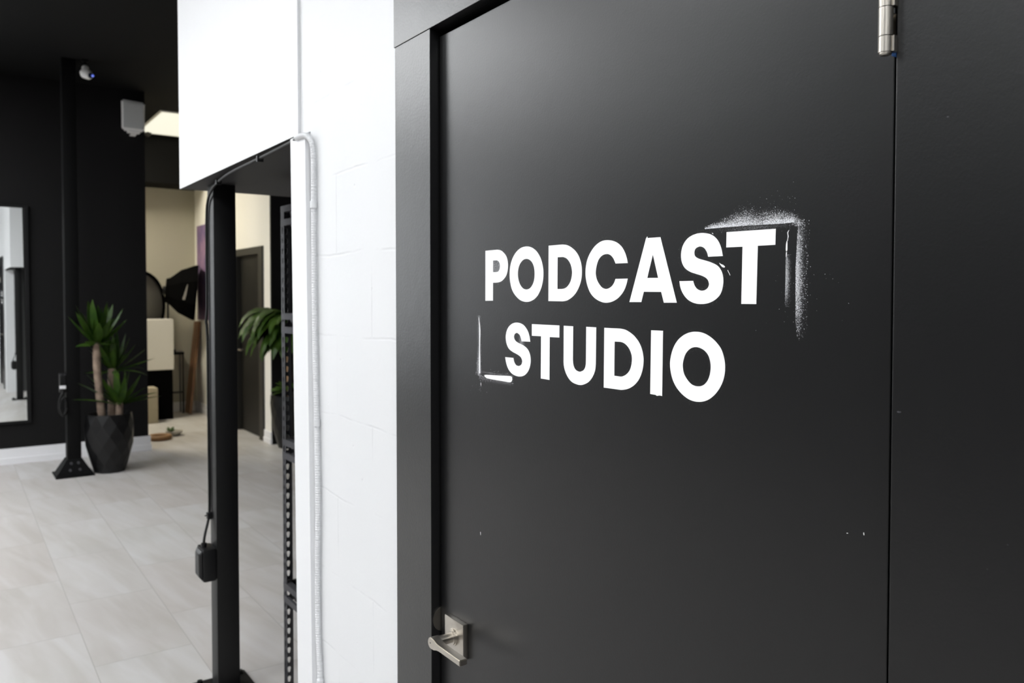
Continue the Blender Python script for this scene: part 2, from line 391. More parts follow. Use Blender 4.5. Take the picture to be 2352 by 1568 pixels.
def bx(name, m, parent, *a, bev=0.0, smooth=None):
    bm = nb(); box(bm, *a, bev=bev)
    return obj(name, bm, m, parent, smooth)
LETTERS = [  # letter, outlines on the door face: (y, z) in tenths of a millimetre
    ('P', [[(12237,16622),(11849,16624),(11821,16619),(11792,16615),(11764,16610),(11737,16603),(11711,16592),(11686,16579),(11662,16565),(11641,16552),(11623,16539),(11607,16526),(11592,16513),(11579,16499),(11566,16482),(11555,16465),(11546,16446),(11538,16428),(11531,16405),(11526,16382),(11523,16358),(11522,16334),(11522,16311),(11525,16288),(11529,16264),(11534,16242),(11541,16222),(11550,16203),(11560,16184),(11572,16166),(11587,16149),(11603,16134),(11622,16119),(11641,16105),(11660,16093),(11680,16082),(11701,16072),(11724,16063),(11747,16057),(11772,16051),(11797,16047),(11821,16044),(11841,16042),(11861,16041),(11880,16041),(11899,16040),(11991,16040),(11995,15720),(12239,15717)], [(11991,16436),(11870,16436),(11854,16430),(11837,16424),(11821,16418),(11807,16410),(11796,16400),(11788,16389),(11781,16377),(11776,16366),(11773,16355),(11771,16344),(11770,16334),(11771,16323),(11772,16310),(11775,16297),(11780,16284),(11786,16272),(11793,16263),(11801,16254),(11811,16246),(11821,16240),(11832,16236),(11845,16233),(11858,16231),(11871,16229),(11991,16230)]]),
    ('O', [[(10955,16636),(10919,16632),(10884,16626),(10850,16617),(10817,16607),(10781,16592),(10745,16574),(10712,16554),(10681,16532),(10651,16506),(10624,16478),(10599,16448),(10578,16418),(10558,16383),(10541,16346),(10528,16309),(10517,16274),(10511,16244),(10507,16215),(10505,16187),(10505,16158),(10506,16127),(10510,16096),(10515,16065),(10523,16034),(10534,16001),(10547,15968),(10563,15936),(10583,15904),(10606,15873),(10631,15842),(10660,15812),(10692,15787),(10723,15767),(10757,15750),(10792,15736),(10829,15724),(10863,15715),(10899,15708),(10936,15704),(10973,15703),(11013,15704),(11055,15709),(11095,15716),(11134,15726),(11173,15740),(11210,15757),(11245,15777),(11278,15798),(11310,15821),(11340,15846),(11367,15873),(11390,15901),(11412,15934),(11429,15969),(11442,16005),(11453,16040),(11462,16075),(11467,16109),(11470,16144),(11471,16179),(11470,16215),(11466,16252),(11460,16289),(11451,16324),(11438,16358),(11423,16390),(11405,16422),(11384,16452),(11359,16482),(11330,16511),(11299,16538),(11265,16562),(11232,16581),(11197,16598),(11160,16612),(11121,16623),(11081,16631),(11039,16635),(10996,16637)], [(10974,16427),(10947,16424),(10918,16418),(10891,16410),(10867,16399),(10844,16386),(10824,16370),(10807,16352),(10792,16334),(10779,16314),(10769,16294),(10761,16273),(10755,16252),(10750,16230),(10747,16208),(10746,16186),(10746,16163),(10747,16137),(10750,16111),(10755,16085),(10763,16060),(10773,16038),(10785,16017),(10800,15997),(10816,15979),(10833,15964),(10850,15950),(10870,15938),(10892,15928),(10914,15921),(10938,15917),(10962,15914),(10986,15914),(11009,15916),(11032,15919),(11055,15925),(11076,15933),(11100,15946),(11122,15962),(11142,15980),(11160,15998),(11176,16018),(11189,16039),(11199,16060),(11208,16082),(11215,16105),(11221,16127),(11224,16151),(11225,16173),(11225,16196),(11223,16219),(11219,16242),(11212,16264),(11203,16287),(11192,16311),(11177,16333),(11160,16353),(11141,16371),(11119,16388),(11095,16403),(11070,16414),(11047,16421),(11023,16425),(10999,16427)]]),
    ('D', [[(10366,16618),(10012,16619),(9987,16617),(9962,16614),(9937,16611),(9912,16607),(9884,16600),(9856,16591),(9828,16580),(9801,16569),(9773,16555),(9744,16539),(9717,16522),(9692,16505),(9668,16485),(9645,16464),(9625,16442),(9606,16418),(9588,16391),(9572,16361),(9558,16331),(9547,16300),(9538,16267),(9532,16232),(9529,16197),(9529,16163),(9531,16130),(9535,16097),(9542,16065),(9551,16034),(9563,16005),(9577,15978),(9592,15951),(9610,15925),(9627,15901),(9647,15878),(9668,15856),(9690,15836),(9712,15819),(9736,15802),(9762,15787),(9788,15774),(9814,15761),(9842,15750),(9870,15740),(9898,15731),(9923,15727),(9948,15723),(9973,15721),(9999,15718),(10370,15721)], [(10132,16421),(9995,16420),(9975,16416),(9955,16411),(9935,16406),(9917,16400),(9897,16389),(9878,16377),(9860,16363),(9845,16348),(9830,16333),(9817,16316),(9805,16299),(9795,16281),(9785,16257),(9777,16232),(9771,16207),(9767,16183),(9767,16161),(9769,16141),(9773,16120),(9778,16100),(9784,16080),(9791,16061),(9800,16042),(9811,16024),(9823,16007),(9838,15991),(9854,15976),(9871,15962),(9886,15952),(9903,15942),(9920,15934),(9938,15928),(9955,15923),(9973,15920),(9992,15918),(10010,15916),(10135,15916)]]),
    ('C', [[(8512,16274),(8517,16292),(8521,16311),(8527,16330),(8534,16349),(8545,16376),(8558,16404),(8573,16431),(8590,16457),(8606,16478),(8624,16498),(8643,16517),(8665,16534),(8690,16552),(8718,16568),(8747,16583),(8779,16595),(8815,16606),(8854,16616),(8894,16622),(8933,16627),(8969,16628),(9004,16628),(9038,16625),(9071,16620),(9105,16611),(9139,16599),(9171,16585),(9201,16569),(9232,16550),(9261,16528),(9288,16505),(9313,16480),(9340,16451),(9365,16419),(9387,16385),(9406,16350),(9422,16305),(9434,16258),(9442,16209),(9444,16161),(9442,16116),(9435,16071),(9424,16027),(9409,15984),(9392,15946),(9371,15908),(9348,15873),(9321,15842),(9296,15818),(9268,15797),(9239,15778),(9208,15761),(9177,15747),(9144,15734),(9110,15724),(9077,15715),(9047,15709),(9018,15705),(8988,15703),(8958,15703),(8926,15705),(8894,15709),(8863,15715),(8832,15723),(8802,15732),(8773,15743),(8745,15755),(8717,15769),(8687,15788),(8657,15811),(8629,15835),(8605,15859),(8585,15884),(8568,15909),(8553,15935),(8541,15961),(8531,15984),(8524,16007),(8517,16030),(8511,16053),(8769,16053),(8775,16040),(8781,16028),(8787,16015),(8795,16003),(8807,15988),(8820,15972),(8836,15957),(8852,15945),(8868,15936),(8885,15928),(8903,15921),(8920,15916),(8935,15912),(8949,15910),(8964,15908),(8979,15908),(8998,15910),(9019,15914),(9039,15919),(9058,15927),(9079,15939),(9098,15954),(9116,15970),(9133,15988),(9150,16006),(9165,16026),(9178,16047),(9189,16068),(9197,16089),(9202,16111),(9206,16133),(9207,16155),(9205,16182),(9200,16209),(9193,16236),(9185,16262),(9175,16286),(9164,16310),(9151,16333),(9135,16353),(9119,16369),(9101,16383),(9082,16396),(9060,16406),(9037,16414),(9012,16419),(8986,16422),(8962,16423),(8941,16421),(8921,16418),(8902,16412),(8884,16405),(8866,16396),(8850,16384),(8835,16371),(8821,16357),(8806,16339),(8793,16318),(8780,16297),(8768,16276)]]),
    ('A', [[(8145,16606),(8121,16631),(8116,16610),(7869,16607),(7560,15713),(7797,15711),(7849,15858),(8184,15861),(8233,15717),(8474,15716)], [(8010,16374),(7908,16052),(8117,16055)]]),
    ('S', [[(6785,16304),(6791,16328),(6796,16353),(6802,16378),(6810,16402),(6821,16429),(6834,16456),(6849,16482),(6867,16506),(6888,16528),(6911,16548),(6937,16566),(6966,16581),(6998,16594),(7034,16603),(7071,16610),(7107,16615),(7141,16617),(7175,16616),(7209,16614),(7242,16608),(7276,16601),(7310,16590),(7342,16577),(7372,16561),(7398,16541),(7422,16518),(7442,16493),(7459,16467),(7472,16437),(7481,16406),(7487,16374),(7489,16342),(7488,16314),(7483,16287),(7476,16260),(7466,16235),(7455,16217),(7443,16199),(7429,16183),(7412,16168),(7393,16154),(7372,16141),(7348,16130),(7324,16119),(7298,16110),(7269,16102),(7240,16095),(7212,16087),(7186,16081),(7160,16074),(7134,16067),(7110,16059),(7089,16051),(7069,16042),(7050,16031),(7035,16019),(7023,16005),(7014,15990),(7008,15973),(7005,15958),(7006,15944),(7011,15931),(7017,15918),(7026,15907),(7036,15898),(7048,15890),(7061,15884),(7075,15878),(7089,15875),(7104,15873),(7119,15872),(7134,15872),(7149,15874),(7165,15878),(7179,15883),(7193,15889),(7208,15898),(7222,15909),(7234,15922),(7245,15935),(7254,15950),(7261,15967),(7268,15984),(7274,16001),(7515,16001),(7510,15978),(7507,15956),(7502,15933),(7494,15911),(7483,15887),(7470,15863),(7454,15840),(7436,15818),(7417,15798),(7395,15778),(7372,15761),(7347,15745),(7321,15733),(7293,15722),(7264,15713),(7235,15707),(7207,15702),(7180,15699),(7152,15698),(7124,15698),(7093,15699),(7061,15703),(7029,15708),(6999,15715),(6969,15725),(6939,15737),(6910,15751),(6885,15766),(6864,15782),(6844,15798),(6827,15816),(6813,15836),(6800,15859),(6790,15885),(6783,15911),(6778,15936),(6775,15960),(6773,15984),(6774,16008),(6776,16031),(6780,16050),(6784,16069),(6791,16088),(6799,16106),(6810,16125),(6824,16144),(6839,16162),(6856,16177),(6876,16190),(6898,16202),(6922,16212),(6946,16221),(6973,16231),(7002,16240),(7032,16249),(7062,16257),(7092,16265),(7123,16272),(7153,16279),(7180,16287),(7198,16294),(7214,16302),(7228,16310),(7240,16319),(7248,16329),(7253,16341),(7256,16353),(7257,16365),(7256,16378),(7253,16391),(7248,16403),(7241,16413),(7232,16421),(7222,16428),(7210,16433),(7198,16437),(7186,16440),(7173,16443),(7160,16443),(7147,16442),(7132,16439),(7117,16434),(7102,16427),(7088,16419),(7076,16408),(7065,16396),(7055,16383),(7046,16369),(7038,16354),(7032,16338),(7027,16321),(7021,16305)]]),
    ('T', [[(6727,16601),(5997,16593),(6002,16405),(6252,16406),(6267,15705),(6490,15705),(6478,16406),(6730,16410)]]),
    ('S', [[(10868,15037),(10874,15062),(10879,15087),(10885,15112),(10894,15137),(10906,15163),(10921,15190),(10939,15215),(10960,15239),(10986,15262),(11015,15285),(11048,15305),(11084,15321),(11120,15332),(11161,15341),(11202,15346),(11243,15348),(11281,15347),(11320,15343),(11358,15335),(11394,15326),(11427,15312),(11458,15296),(11487,15278),(11512,15258),(11533,15235),(11552,15209),(11566,15183),(11577,15157),(11584,15133),(11589,15109),(11590,15085),(11589,15061),(11586,15036),(11580,15010),(11571,14985),(11559,14961),(11545,14939),(11529,14919),(11510,14900),(11488,14883),(11462,14869),(11433,14856),(11402,14846),(11370,14835),(11339,14826),(11306,14819),(11273,14811),(11243,14803),(11214,14794),(11186,14784),(11161,14774),(11140,14762),(11124,14748),(11111,14732),(11102,14715),(11098,14698),(11098,14684),(11102,14670),(11109,14656),(11117,14644),(11125,14636),(11135,14629),(11145,14623),(11157,14618),(11169,14614),(11181,14610),(11195,14607),(11208,14606),(11225,14606),(11243,14608),(11261,14611),(11277,14616),(11295,14626),(11310,14639),(11324,14654),(11335,14669),(11344,14685),(11350,14701),(11355,14718),(11361,14735),(11607,14733),(11599,14705),(11592,14676),(11583,14647),(11571,14620),(11556,14592),(11539,14565),(11518,14540),(11494,14516),(11468,14496),(11438,14477),(11406,14461),(11370,14448),(11327,14438),(11280,14430),(11231,14426),(11185,14426),(11146,14430),(11108,14436),(11072,14446),(11038,14458),(11006,14474),(10976,14494),(10949,14516),(10926,14539),(10906,14565),(10889,14593),(10876,14621),(10866,14648),(10859,14674),(10855,14698),(10854,14723),(10855,14747),(10858,14770),(10864,14793),(10872,14816),(10883,14837),(10895,14857),(10910,14876),(10928,14895),(10949,14912),(10973,14927),(11000,14941),(11029,14954),(11061,14965),(11099,14976),(11141,14985),(11183,14994),(11220,15004),(11245,15012),(11268,15020),(11289,15030),(11306,15040),(11319,15052),(11330,15065),(11337,15079),(11341,15092),(11342,15104),(11340,15115),(11336,15126),(11330,15136),(11322,15145),(11312,15153),(11301,15159),(11289,15165),(11278,15168),(11267,15170),(11255,15170),(11243,15170),(11225,15165),(11207,15158),(11189,15149),(11174,15139),(11163,15129),(11154,15118),(11147,15106),(11140,15094),(11133,15079),(11126,15064),(11120,15048),(11114,15032)]]),
    ('T', [[(10821,15335),(10082,15334),(10084,15140),(10335,15137),(10341,14440),(10574,14444),(10567,15141),(10822,15139)]]),
    ('U', [[(9972,15333),(9737,15331),(9743,14808),(9740,14786),(9738,14763),(9734,14740),(9726,14719),(9717,14701),(9705,14683),(9690,14667),(9672,14654),(9651,14645),(9626,14638),(9600,14634),(9575,14633),(9550,14638),(9524,14646),(9500,14656),(9480,14668),(9465,14682),(9453,14698),(9445,14715),(9438,14733),(9433,14752),(9430,14773),(9429,14794),(9428,14815),(9424,15333),(9193,15332),(9199,14790),(9202,14763),(9204,14736),(9208,14708),(9215,14681),(9227,14653),(9242,14623),(9261,14595),(9281,14568),(9303,14544),(9327,14521),(9354,14500),(9385,14481),(9421,14464),(9461,14449),(9503,14436),(9542,14428),(9573,14426),(9603,14426),(9632,14429),(9660,14433),(9690,14437),(9719,14443),(9748,14451),(9775,14461),(9804,14477),(9832,14496),(9857,14517),(9880,14540),(9901,14563),(9919,14588),(9934,14614),(9947,14640),(9957,14664),(9964,14689),(9970,14713),(9973,14737),(9975,14759),(9975,14780),(9974,14801),(9974,14822)]]),
    ('D', [[(9010,15331),(8674,15331),(8646,15329),(8618,15326),(8590,15323),(8562,15318),(8531,15310),(8500,15299),(8470,15287),(8442,15274),(8415,15260),(8389,15246),(8365,15229),(8342,15212),(8317,15191),(8293,15168),(8271,15144),(8252,15118),(8234,15091),(8220,15061),(8207,15032),(8198,15002),(8191,14975),(8186,14947),(8183,14919),(8183,14890),(8185,14858),(8189,14824),(8196,14791),(8205,14757),(8217,14726),(8230,14694),(8247,14663),(8266,14633),(8287,14607),(8311,14582),(8337,14558),(8365,14536),(8392,14518),(8422,14502),(8452,14487),(8483,14474),(8511,14465),(8540,14457),(8568,14451),(8594,14446),(8612,14443),(8627,14441),(8643,14440),(8660,14439),(8683,14439),(8706,14439),(8731,14439),(8755,14439),(9018,14439)], [(8783,15136),(8654,15137),(8635,15134),(8616,15131),(8598,15127),(8579,15121),(8560,15113),(8540,15102),(8522,15090),(8505,15077),(8489,15063),(8474,15047),(8461,15030),(8450,15013),(8440,14995),(8431,14977),(8424,14958),(8420,14938),(8417,14918),(8417,14898),(8418,14877),(8421,14856),(8425,14833),(8431,14809),(8439,14786),(8448,14765),(8457,14748),(8468,14732),(8480,14718),(8494,14704),(8510,14690),(8528,14678),(8548,14666),(8567,14656),(8586,14649),(8605,14642),(8624,14637),(8642,14634),(8659,14633),(8676,14633),(8692,14633),(8709,14634),(8788,14635)]]),
    ('I', [[(8037,15328),(7811,15329),(7821,14434),(7866,14437),(7919,14426),(7943,14437),(8049,14440)]]),
    ('O', [[(7215,15337),(7186,15337),(7156,15335),(7126,15331),(7097,15325),(7068,15318),(7041,15308),(7014,15297),(6988,15285),(6960,15270),(6932,15253),(6905,15235),(6881,15216),(6858,15196),(6836,15176),(6817,15154),(6799,15131),(6783,15104),(6770,15074),(6759,15044),(6750,15014),(6743,14985),(6738,14955),(6735,14926),(6735,14895),(6736,14862),(6740,14828),(6747,14794),(6756,14761),(6766,14732),(6779,14704),(6794,14676),(6811,14649),(6831,14620),(6855,14591),(6880,14563),(6907,14537),(6934,14516),(6962,14495),(6991,14477),(7022,14461),(7055,14448),(7089,14437),(7125,14429),(7161,14424),(7199,14422),(7237,14423),(7275,14427),(7312,14434),(7345,14443),(7376,14455),(7406,14469),(7435,14484),(7467,14503),(7497,14525),(7526,14548),(7553,14573),(7577,14601),(7599,14630),(7619,14661),(7635,14694),(7650,14733),(7662,14774),(7671,14815),(7676,14853),(7677,14880),(7677,14905),(7674,14929),(7669,14956),(7661,14991),(7650,15028),(7637,15065),(7620,15100),(7602,15132),(7581,15163),(7557,15192),(7530,15219),(7502,15242),(7470,15263),(7438,15282),(7406,15297),(7382,15307),(7358,15315),(7334,15322),(7310,15327),(7287,15332),(7264,15335),(7240,15337)], [(7218,15136),(7198,15136),(7178,15134),(7157,15131),(7137,15126),(7117,15119),(7097,15111),(7078,15102),(7061,15091),(7044,15078),(7028,15063),(7014,15047),(7002,15030),(6992,15011),(6984,14990),(6977,14969),(6973,14949),(6969,14931),(6968,14914),(6967,14896),(6968,14878),(6969,14856),(6973,14833),(6977,14810),(6983,14787),(6991,14766),(7000,14745),(7011,14725),(7024,14706),(7038,14690),(7054,14674),(7072,14660),(7091,14649),(7111,14640),(7133,14633),(7156,14628),(7180,14626),(7204,14625),(7230,14627),(7255,14632),(7279,14638),(7300,14648),(7321,14661),(7340,14675),(7358,14691),(7375,14708),(7392,14726),(7407,14745),(7420,14765),(7431,14790),(7439,14817),(7444,14845),(7447,14870),(7448,14887),(7446,14903),(7443,14920),(7439,14937),(7431,14962),(7422,14989),(7410,15016),(7396,15039),(7382,15057),(7367,15072),(7351,15087),(7335,15099),(7322,15107),(7309,15114),(7296,15120),(7283,15125),(7267,15129),(7251,15133),(7235,15135)]]),
]
# ---------------------------------------------------------------- the room
def slab(name, m, *a, label=None):
    bm = nb(); box(bm, *a)
    return structure(name, bm, m, label)

slab('floor', 'tile', -4.7, 6.2, -3.7, 13.2, -0.1, 0.0, label='pale grey floor of large stone-look tiles in running bond')
slab('ceiling', 'black_ceiling', -4.7, 6.2, -3.7, 13.2, CEIL, CEIL + 0.1, label='black painted ceiling')
slab('wall_left', 'black_wall', -4.7, -4.5, -3.7, 13.2, 0, CEIL)
slab('wall_front', 'black_wall', -4.5, 6.0, -3.7, -3.5, 0, CEIL)
slab('wall_east', 'dark_wall', 6.0, 6.2, -3.7, 13.2, 0, CEIL)
slab('wall_back', 'black_wall', -0.62, 1.672, 8.88, 9.03, 0, CEIL, label='matt black wall behind the mirror and steel column')
# unseen windows added further along the wall for the door's reflections
bm = nb(); box(bm, -4.5, -0.62, 8.88, 9.03, 0, 0.75); box(bm, -4.5, -0.62, 8.88, 9.03, 3.40, CEIL)
structure('wall_added_windows', bm, 'black_wall', 'low black sill wall under the added windows')
for k in range(3):
    x0 = -4.5 + k * 1.2933
    bm = nb(); box(bm, x0, x0 + .05, 8.90, 8.98, .75, 3.40); box(bm, x0 + 1.2433, x0 + 1.2933, 8.90, 8.98, .75, 3.40); box(bm, x0, x0 + 1.2933, 8.90, 8.98, .75, .80); box(bm, x0, x0 + 1.2933, 8.90, 8.98, 3.35, 3.40)
    w_ = structure('unseen_window_%d' % (k + 1), bm, 'black_steel', 'added black framed window beyond the black wall')
    bm = nb(); box(bm, x0 + .05, x0 + 1.2433, 8.94, 8.95, .80, 3.35)
    obj('pane', bm, 'added_pane_glow', w_)

# block wall with the door opening (opening y 0.43..1.40, up to z 2.115), its end slightly out of plumb
bm = nb()
box(bm, 0.795, 0.945, 1.405, 2.062, 0, CEIL)
box(bm, 0.795, 0.945, 2.062, 2.1315, 2.016, CEIL)
box(bm, 0.795, 0.945, 0.430, 1.405, 2.115, CEIL)
box(bm, 0.795, 0.945, -3.5, 0.430, 0, CEIL)
structure('wall_right', bm, 'block', 'white painted concrete block wall beside the black door')
# smooth white end strip standing proud of the blocks
bm = nb()
hexa(bm, [(0.782, 2.034, 0), (0.945, 2.034, 0), (0.945, 2.141, 0), (0.782, 2.141, 0),
          (0.782, 2.068, 2.012), (0.945, 2.068, 2.012), (0.945, 2.178, 2.012), (0.782, 2.178, 2.012)])
structure('trim_4', bm, 'white_paint', 'smooth white vertical end strip of the block wall')
# inner wall of the studio behind, closes the room off
slab('wall_studio', 'dark_wall', 0.945, 6.0, 1.90, 2.03, 0, CEIL)
# bulkhead over the opening: white outside, black underneath
bm = nb()
fs = box(bm, 0.787, 3.4, 2.132, 3.488, 2.018, CEIL)
for f in fs:
    f.normal_update()
    if f.normal.z < -0.5:
        f.material_index = 1
bm2 = bm
structure('wall_bulkhead', bm2, ['white_paint', 'under_black'], 'white boxed bulkhead with black underside over the open bay')

# rear room
slab('wall_rear', 'beige', 0.2, 2.82, 11.66, 11.8, 0, 3.036, label='beige wall behind the photo equipment')
slab('wall_rear_band', 'black_ceiling', 0.2, 2.82, 11.10, 11.8, 3.036, CEIL, label='black boxed-in beam across the rear room')
slab('wall_rear_side', 'beige', 0.05, 0.2, 9.03, 11.8, 0, CEIL)
# side wall of the rear room with door opening y 8.83..9.70
bm = nb()
box(bm, 2.82, 2.95, 8.50, 8.71, 0, CEIL)
box(bm, 2.82, 2.95, 9.80, 11.8, 0, CEIL)
box(bm, 2.82, 2.95, 8.71, 9.80, 2.13, CEIL)
structure('wall_rear_right', bm, 'cream', 'off-white wall with the dark door and purple canvas')
slab('wall_nook', 'black_wall', 2.8205, 6.0, 8.465, 8.4995, 0, CEIL, label='black wall behind the second potted plant')
def baseboard(name, x0, x1, y0, y1, h, axis, label=None):
    """two-step profile; axis says which way it faces"""
    bm = nb()
    if axis == '-y':
        box(bm, x0, x1, y0 + 0.008, y1, 0, h, bev=0.003); box(bm, x0, x1 + 0.008, y0, y1, 0, h * .42, bev=0.003)
    else:
        box(bm, x0 + 0.008, x1, y0, y1, 0, h, bev=0.003); box(bm, x0, x1, y0 - 0.008, y1, 0, h * .42, bev=0.003)
    return structure(name, bm, 'white_trim', label)
baseboard('baseboard_back', -0.62, 1.692, 8.858, 8.88, 0.150, '-y', 'white stepped baseboard along the black wall')
bm = nb(); box(bm, 1.672, 1.692, 8.88, 9.03, 0, 0.150, bev=0.003); box(bm, 1.672, 1.70, 8.88, 9.03, 0, 0.063, bev=0.003)
structure('baseboard_end', bm, 'white_trim')
baseboard('baseboard_rear', 2.798, 2.82, 9.80, 11.66, 0.13, '-x')
baseboard('baseboard_nook', 2.798, 2.82, 8.478, 8.71, 0.13, '-x')
baseboard('baseboard_rear_wall', 0.2, 2.79, 11.638, 11.66, 0.13, '-y')

# ---------------------------------------------------------------- far door (dark, in the off-white wall)
bm = nb()
box(bm, 2.80, 2.93, 8.714, 8.85, 0, 2.128, bev=0.004); box(bm, 2.80, 2.93, 9.66, 9.796, 0, 2.128, bev=0.004)
box(bm, 2.801, 2.93, 8.85, 9.66, 2.045, 2.128, bev=0.004)
structure('trim_5', bm, 'far_frame', 'dark olive frame round the far dark door')
bm = nb(); box(bm, 2.85, 2.89, 8.853, 9.657, 0.008, 2.042)
d2 = structure('door_2', bm, 'far_door', 'dark door in the off-white wall seen past the black post')
bm = nb(); cyl(bm, (2.85, 9.60, 0.95), (2.80, 9.60, 0.95), 0.012, seg=14); box(bm, 2.793, 2.803, 9.48, 9.61, 0.94, 0.96, bev=0.003)
obj('door_handle', bm, 'nickel', d2, 40)

# ---------------------------------------------------------------- casing of the studio door
def board(name, a, m, label, bev=0.0010):
    bm = nb(); box(bm, *a, bev=bev)
    return structure(name, bm, m, label)
board('trim_1', (0.779, 0.799, 0.280, 1.5443, 2.1020, 2.262), 'trim_paint', 'black flat head casing over the studio door')
t2 = board('trim_2', (0.780, 0.799, 1.3915, 1.541, 0, 2.1017), 'trim_paint', 'black flat side casing on the handle side of the studio door')
t3 = board('trim_3', (0.780, 0.799, 0.295, 0.4437, 0, 2.1017), 'roll_paint', 'black flat side casing on the hinge side of the studio door')
bm = nb()   # jamb lining with stop and gasket
box(bm, 0.799, 0.945, 1.3915, 1.405, 0, 2.102); box(bm, 0.799, 0.945, 0.430, 0.4437, 0, 2.102); box(bm, 0.799, 0.945, 0.430, 1.405, 2.102, 2.115)
box(bm, 0.842, 0.90, 1.365, 1.3915, 0, 2.102); box(bm, 0.842, 0.90, 0.4437, 0.475, 0, 2.102); box(bm, 0.842, 0.90, 0.4437, 1.3915, 2.07, 2.102)
structure('trim_6', bm, 'rubber', 'black jamb lining and stop of the studio door')
# rounded lip of the strike plate showing on the jamb
bm = nb()
ring = []
for k in range(13):
    a = math.pi * k / 12
    ring.append((0.8045 - 0.0215 * math.sin(a), 0.934 - 0.0245 * math.cos(a)))
f = [bm.verts.new((x, 1.3905, z)) for x, z in ring]; b = [bm.verts.new((x, 1.3893, z)) for x, z in ring]
bm.faces.new(f); bm.faces.new(list(reversed(b)))
for i in range(13):
    j = (i + 1) % 13
    bm.faces.new([f[i], f[j], b[j], b[i]])
o = obj('strike_plate', bm, 'nickel', t2); o['label'] = 'satin nickel strike plate lip'

# ---------------------------------------------------------------- the studio door
FACE = 0.800
bm = nb(); box(bm, FACE, 0.840, 0.4568, 1.3868, 0.010, 2.0886, bev=0.0012)
door = structure('door_1', bm, 'door_paint', 'black door with white PODCAST STUDIO stencil lettering and satin nickel lever')

def letter_mesh(loops, x):
    """outline loops on the door face, filled and given the thickness of a paint film"""
    bm = nb()
    es = []
    for lp in loops:
        vs = [bm.verts.new((x, y / 1e4, z / 1e4)) for y, z in lp]
        es += [bm.edges.new((vs[i], vs[(i + 1) % len(vs)])) for i in range(len(vs))]
    bmesh.ops.triangle_fill(bm, use_beauty=True, use_dissolve=False, edges=es, normal=(-1, 0, 0))
    r = bmesh.ops.extrude_face_region(bm, geom=bm.faces[:])
    bmesh.ops.translate(bm, verts=[g for g in r['geom'] if isinstance(g, bmesh.types.BMVert)], vec=(0.0004, 0, 0))
    return bm
WORDS = ['first word'] * 7 + ['second word'] * 6
for i, (ch, loops) in enumerate(LETTERS):
    o = obj('painted_letter', letter_mesh(loops, FACE - 0.0004), 'white_letter', door)
    o['label'] = 'white stencilled letter %s of the %s' % (ch, WORDS[i])

# overspray from the stencil: flecks of white paint, densest along the stencil's edges
def speckles(gen, n, bm, x=FACE - 0.0003):
    for _ in range(n):
        p = gen()
        if p is None: continue
        y, z, r = p
        k = 5
        a0 = random.random() * 6.28
        e = random.uniform(.7, 1.4)
        vs = [bm.verts.new((x - random.random() * 1e-4, y + r * e * math.cos(a0 + 6.2832 * j / k), z + r / e * math.sin(a0 + 6.2832 * j / k))) for j in range(k)]
        bm.faces.new(vs)
def lerp(tab, t):
    for (a, va), (b, vb) in zip(tab, tab[1:]):
        if t <= b:
            return va + (vb - va) * max(0, (t - a)) / (b - a)
    return tab[-1][1]
def size(lo=0.00012, hi=0.00042):
    return lo + (hi - lo) * random.random() ** 3
ov = nb()
# band above the T: y runs from 0.706 (thin end) to 0.578, height of the fog varies along it
FOG = [(0.570, 0.004), (0.585, 0.007), (0.600, 0.0095), (0.612, 0.009), (0.622, 0.0075), (0.640, 0.0110), (0.660, 0.0085), (0.680, 0.005), (0.706, 0.0018)]
def band():
    while True:
        y = random.uniform(0.574, 0.708)
        h = lerp(FOG, y)
        dens = lerp([(0.574, .5), (0.585, 1), (0.605, 1), (0.620, .55), (0.650, .95), (0.685, .8), (0.708, .25)], y)
        if random.random() < dens: break
    z0 = lerp([(0.570, 1.6650), (0.588, 1.6645), (0.6395, 1.6658), (0.7056, 1.6661)], y)
    t = abs(random.gauss(0, .75)) if random.random() < .85 else random.random() * 2.4
    return y, z0 + t * h * random.uniform(.5, 1) + 0.0003, size(.00012, .00048)
speckles(band, 6500, ov)
def mist():      # soft grey fog between the band and the T
    y = min(.70, max(.580, random.gauss(0.632, .026)))
    return y, random.gauss(1.6625, .0022), size(.00008, .00014)
speckles(mist, 1500, ov)
def band_mist():
    y = random.gauss(random.choice([.598, .640, .655]), .016)
    if not .574 < y < .706: return None
    z0 = lerp([(0.570, 1.6650), (0.588, 1.6645), (0.6395, 1.6658), (0.7056, 1.6661)], y)
    return y, z0 + abs(random.gauss(0, .8)) * lerp(FOG, y), size(.00007, .00012)
speckles(band_mist, 11000, ov)
def edge_mist():
    z = min(1.664, max(1.535, random.gauss(1.605, .028)))
    y0 = lerp([(1.53, .5690), (1.55, .5712), (1.575, .5716), (1.6125, .5719), (1.65, .5700), (1.662, .5696)], z)
    return y0 - abs(random.gauss(0, .0045)) + (.0004 if random.random() < .3 else 0), z, size(.00007, .00012)
speckles(edge_mist, 6500, ov)
def inner_mist():
    z = min(1.628, max(1.568, random.gauss(1.604, .015)))
    return .5856 - abs(random.gauss(0, .0028)), z, size(.00007, .00011)
speckles(inner_mist, 3200, ov)
def left_mist():
    z = random.uniform(1.434, 1.545)
    return 1.2435 + abs(random.gauss(0, .0036)) if random.random() < .7 else 1.2430 - abs(random.gauss(0, .0028)), z, size(.00007, .00013)
speckles(left_mist, 4200, ov)
def bar_mist():
    y = random.uniform(1.135, 1.236)
    zt = 1.4400 + (1.2275 - y) * -.0005 / .09 + .0008
    return y, (1.4300 - abs(random.gauss(0, .0028))) if random.random() < .6 else zt + abs(random.gauss(0, .0012)), size(.00007, .00014)
speckles(bar_mist, 2600, ov)
def corner():
    a = random.uniform(0, 1.45)
    r = random.gauss(0.011, 0.003)
    return 0.5805 - r * math.sin(a) - .001, 1.6595 + r * math.cos(a), size(.00010, .00034)
speckles(corner, 420, ov)
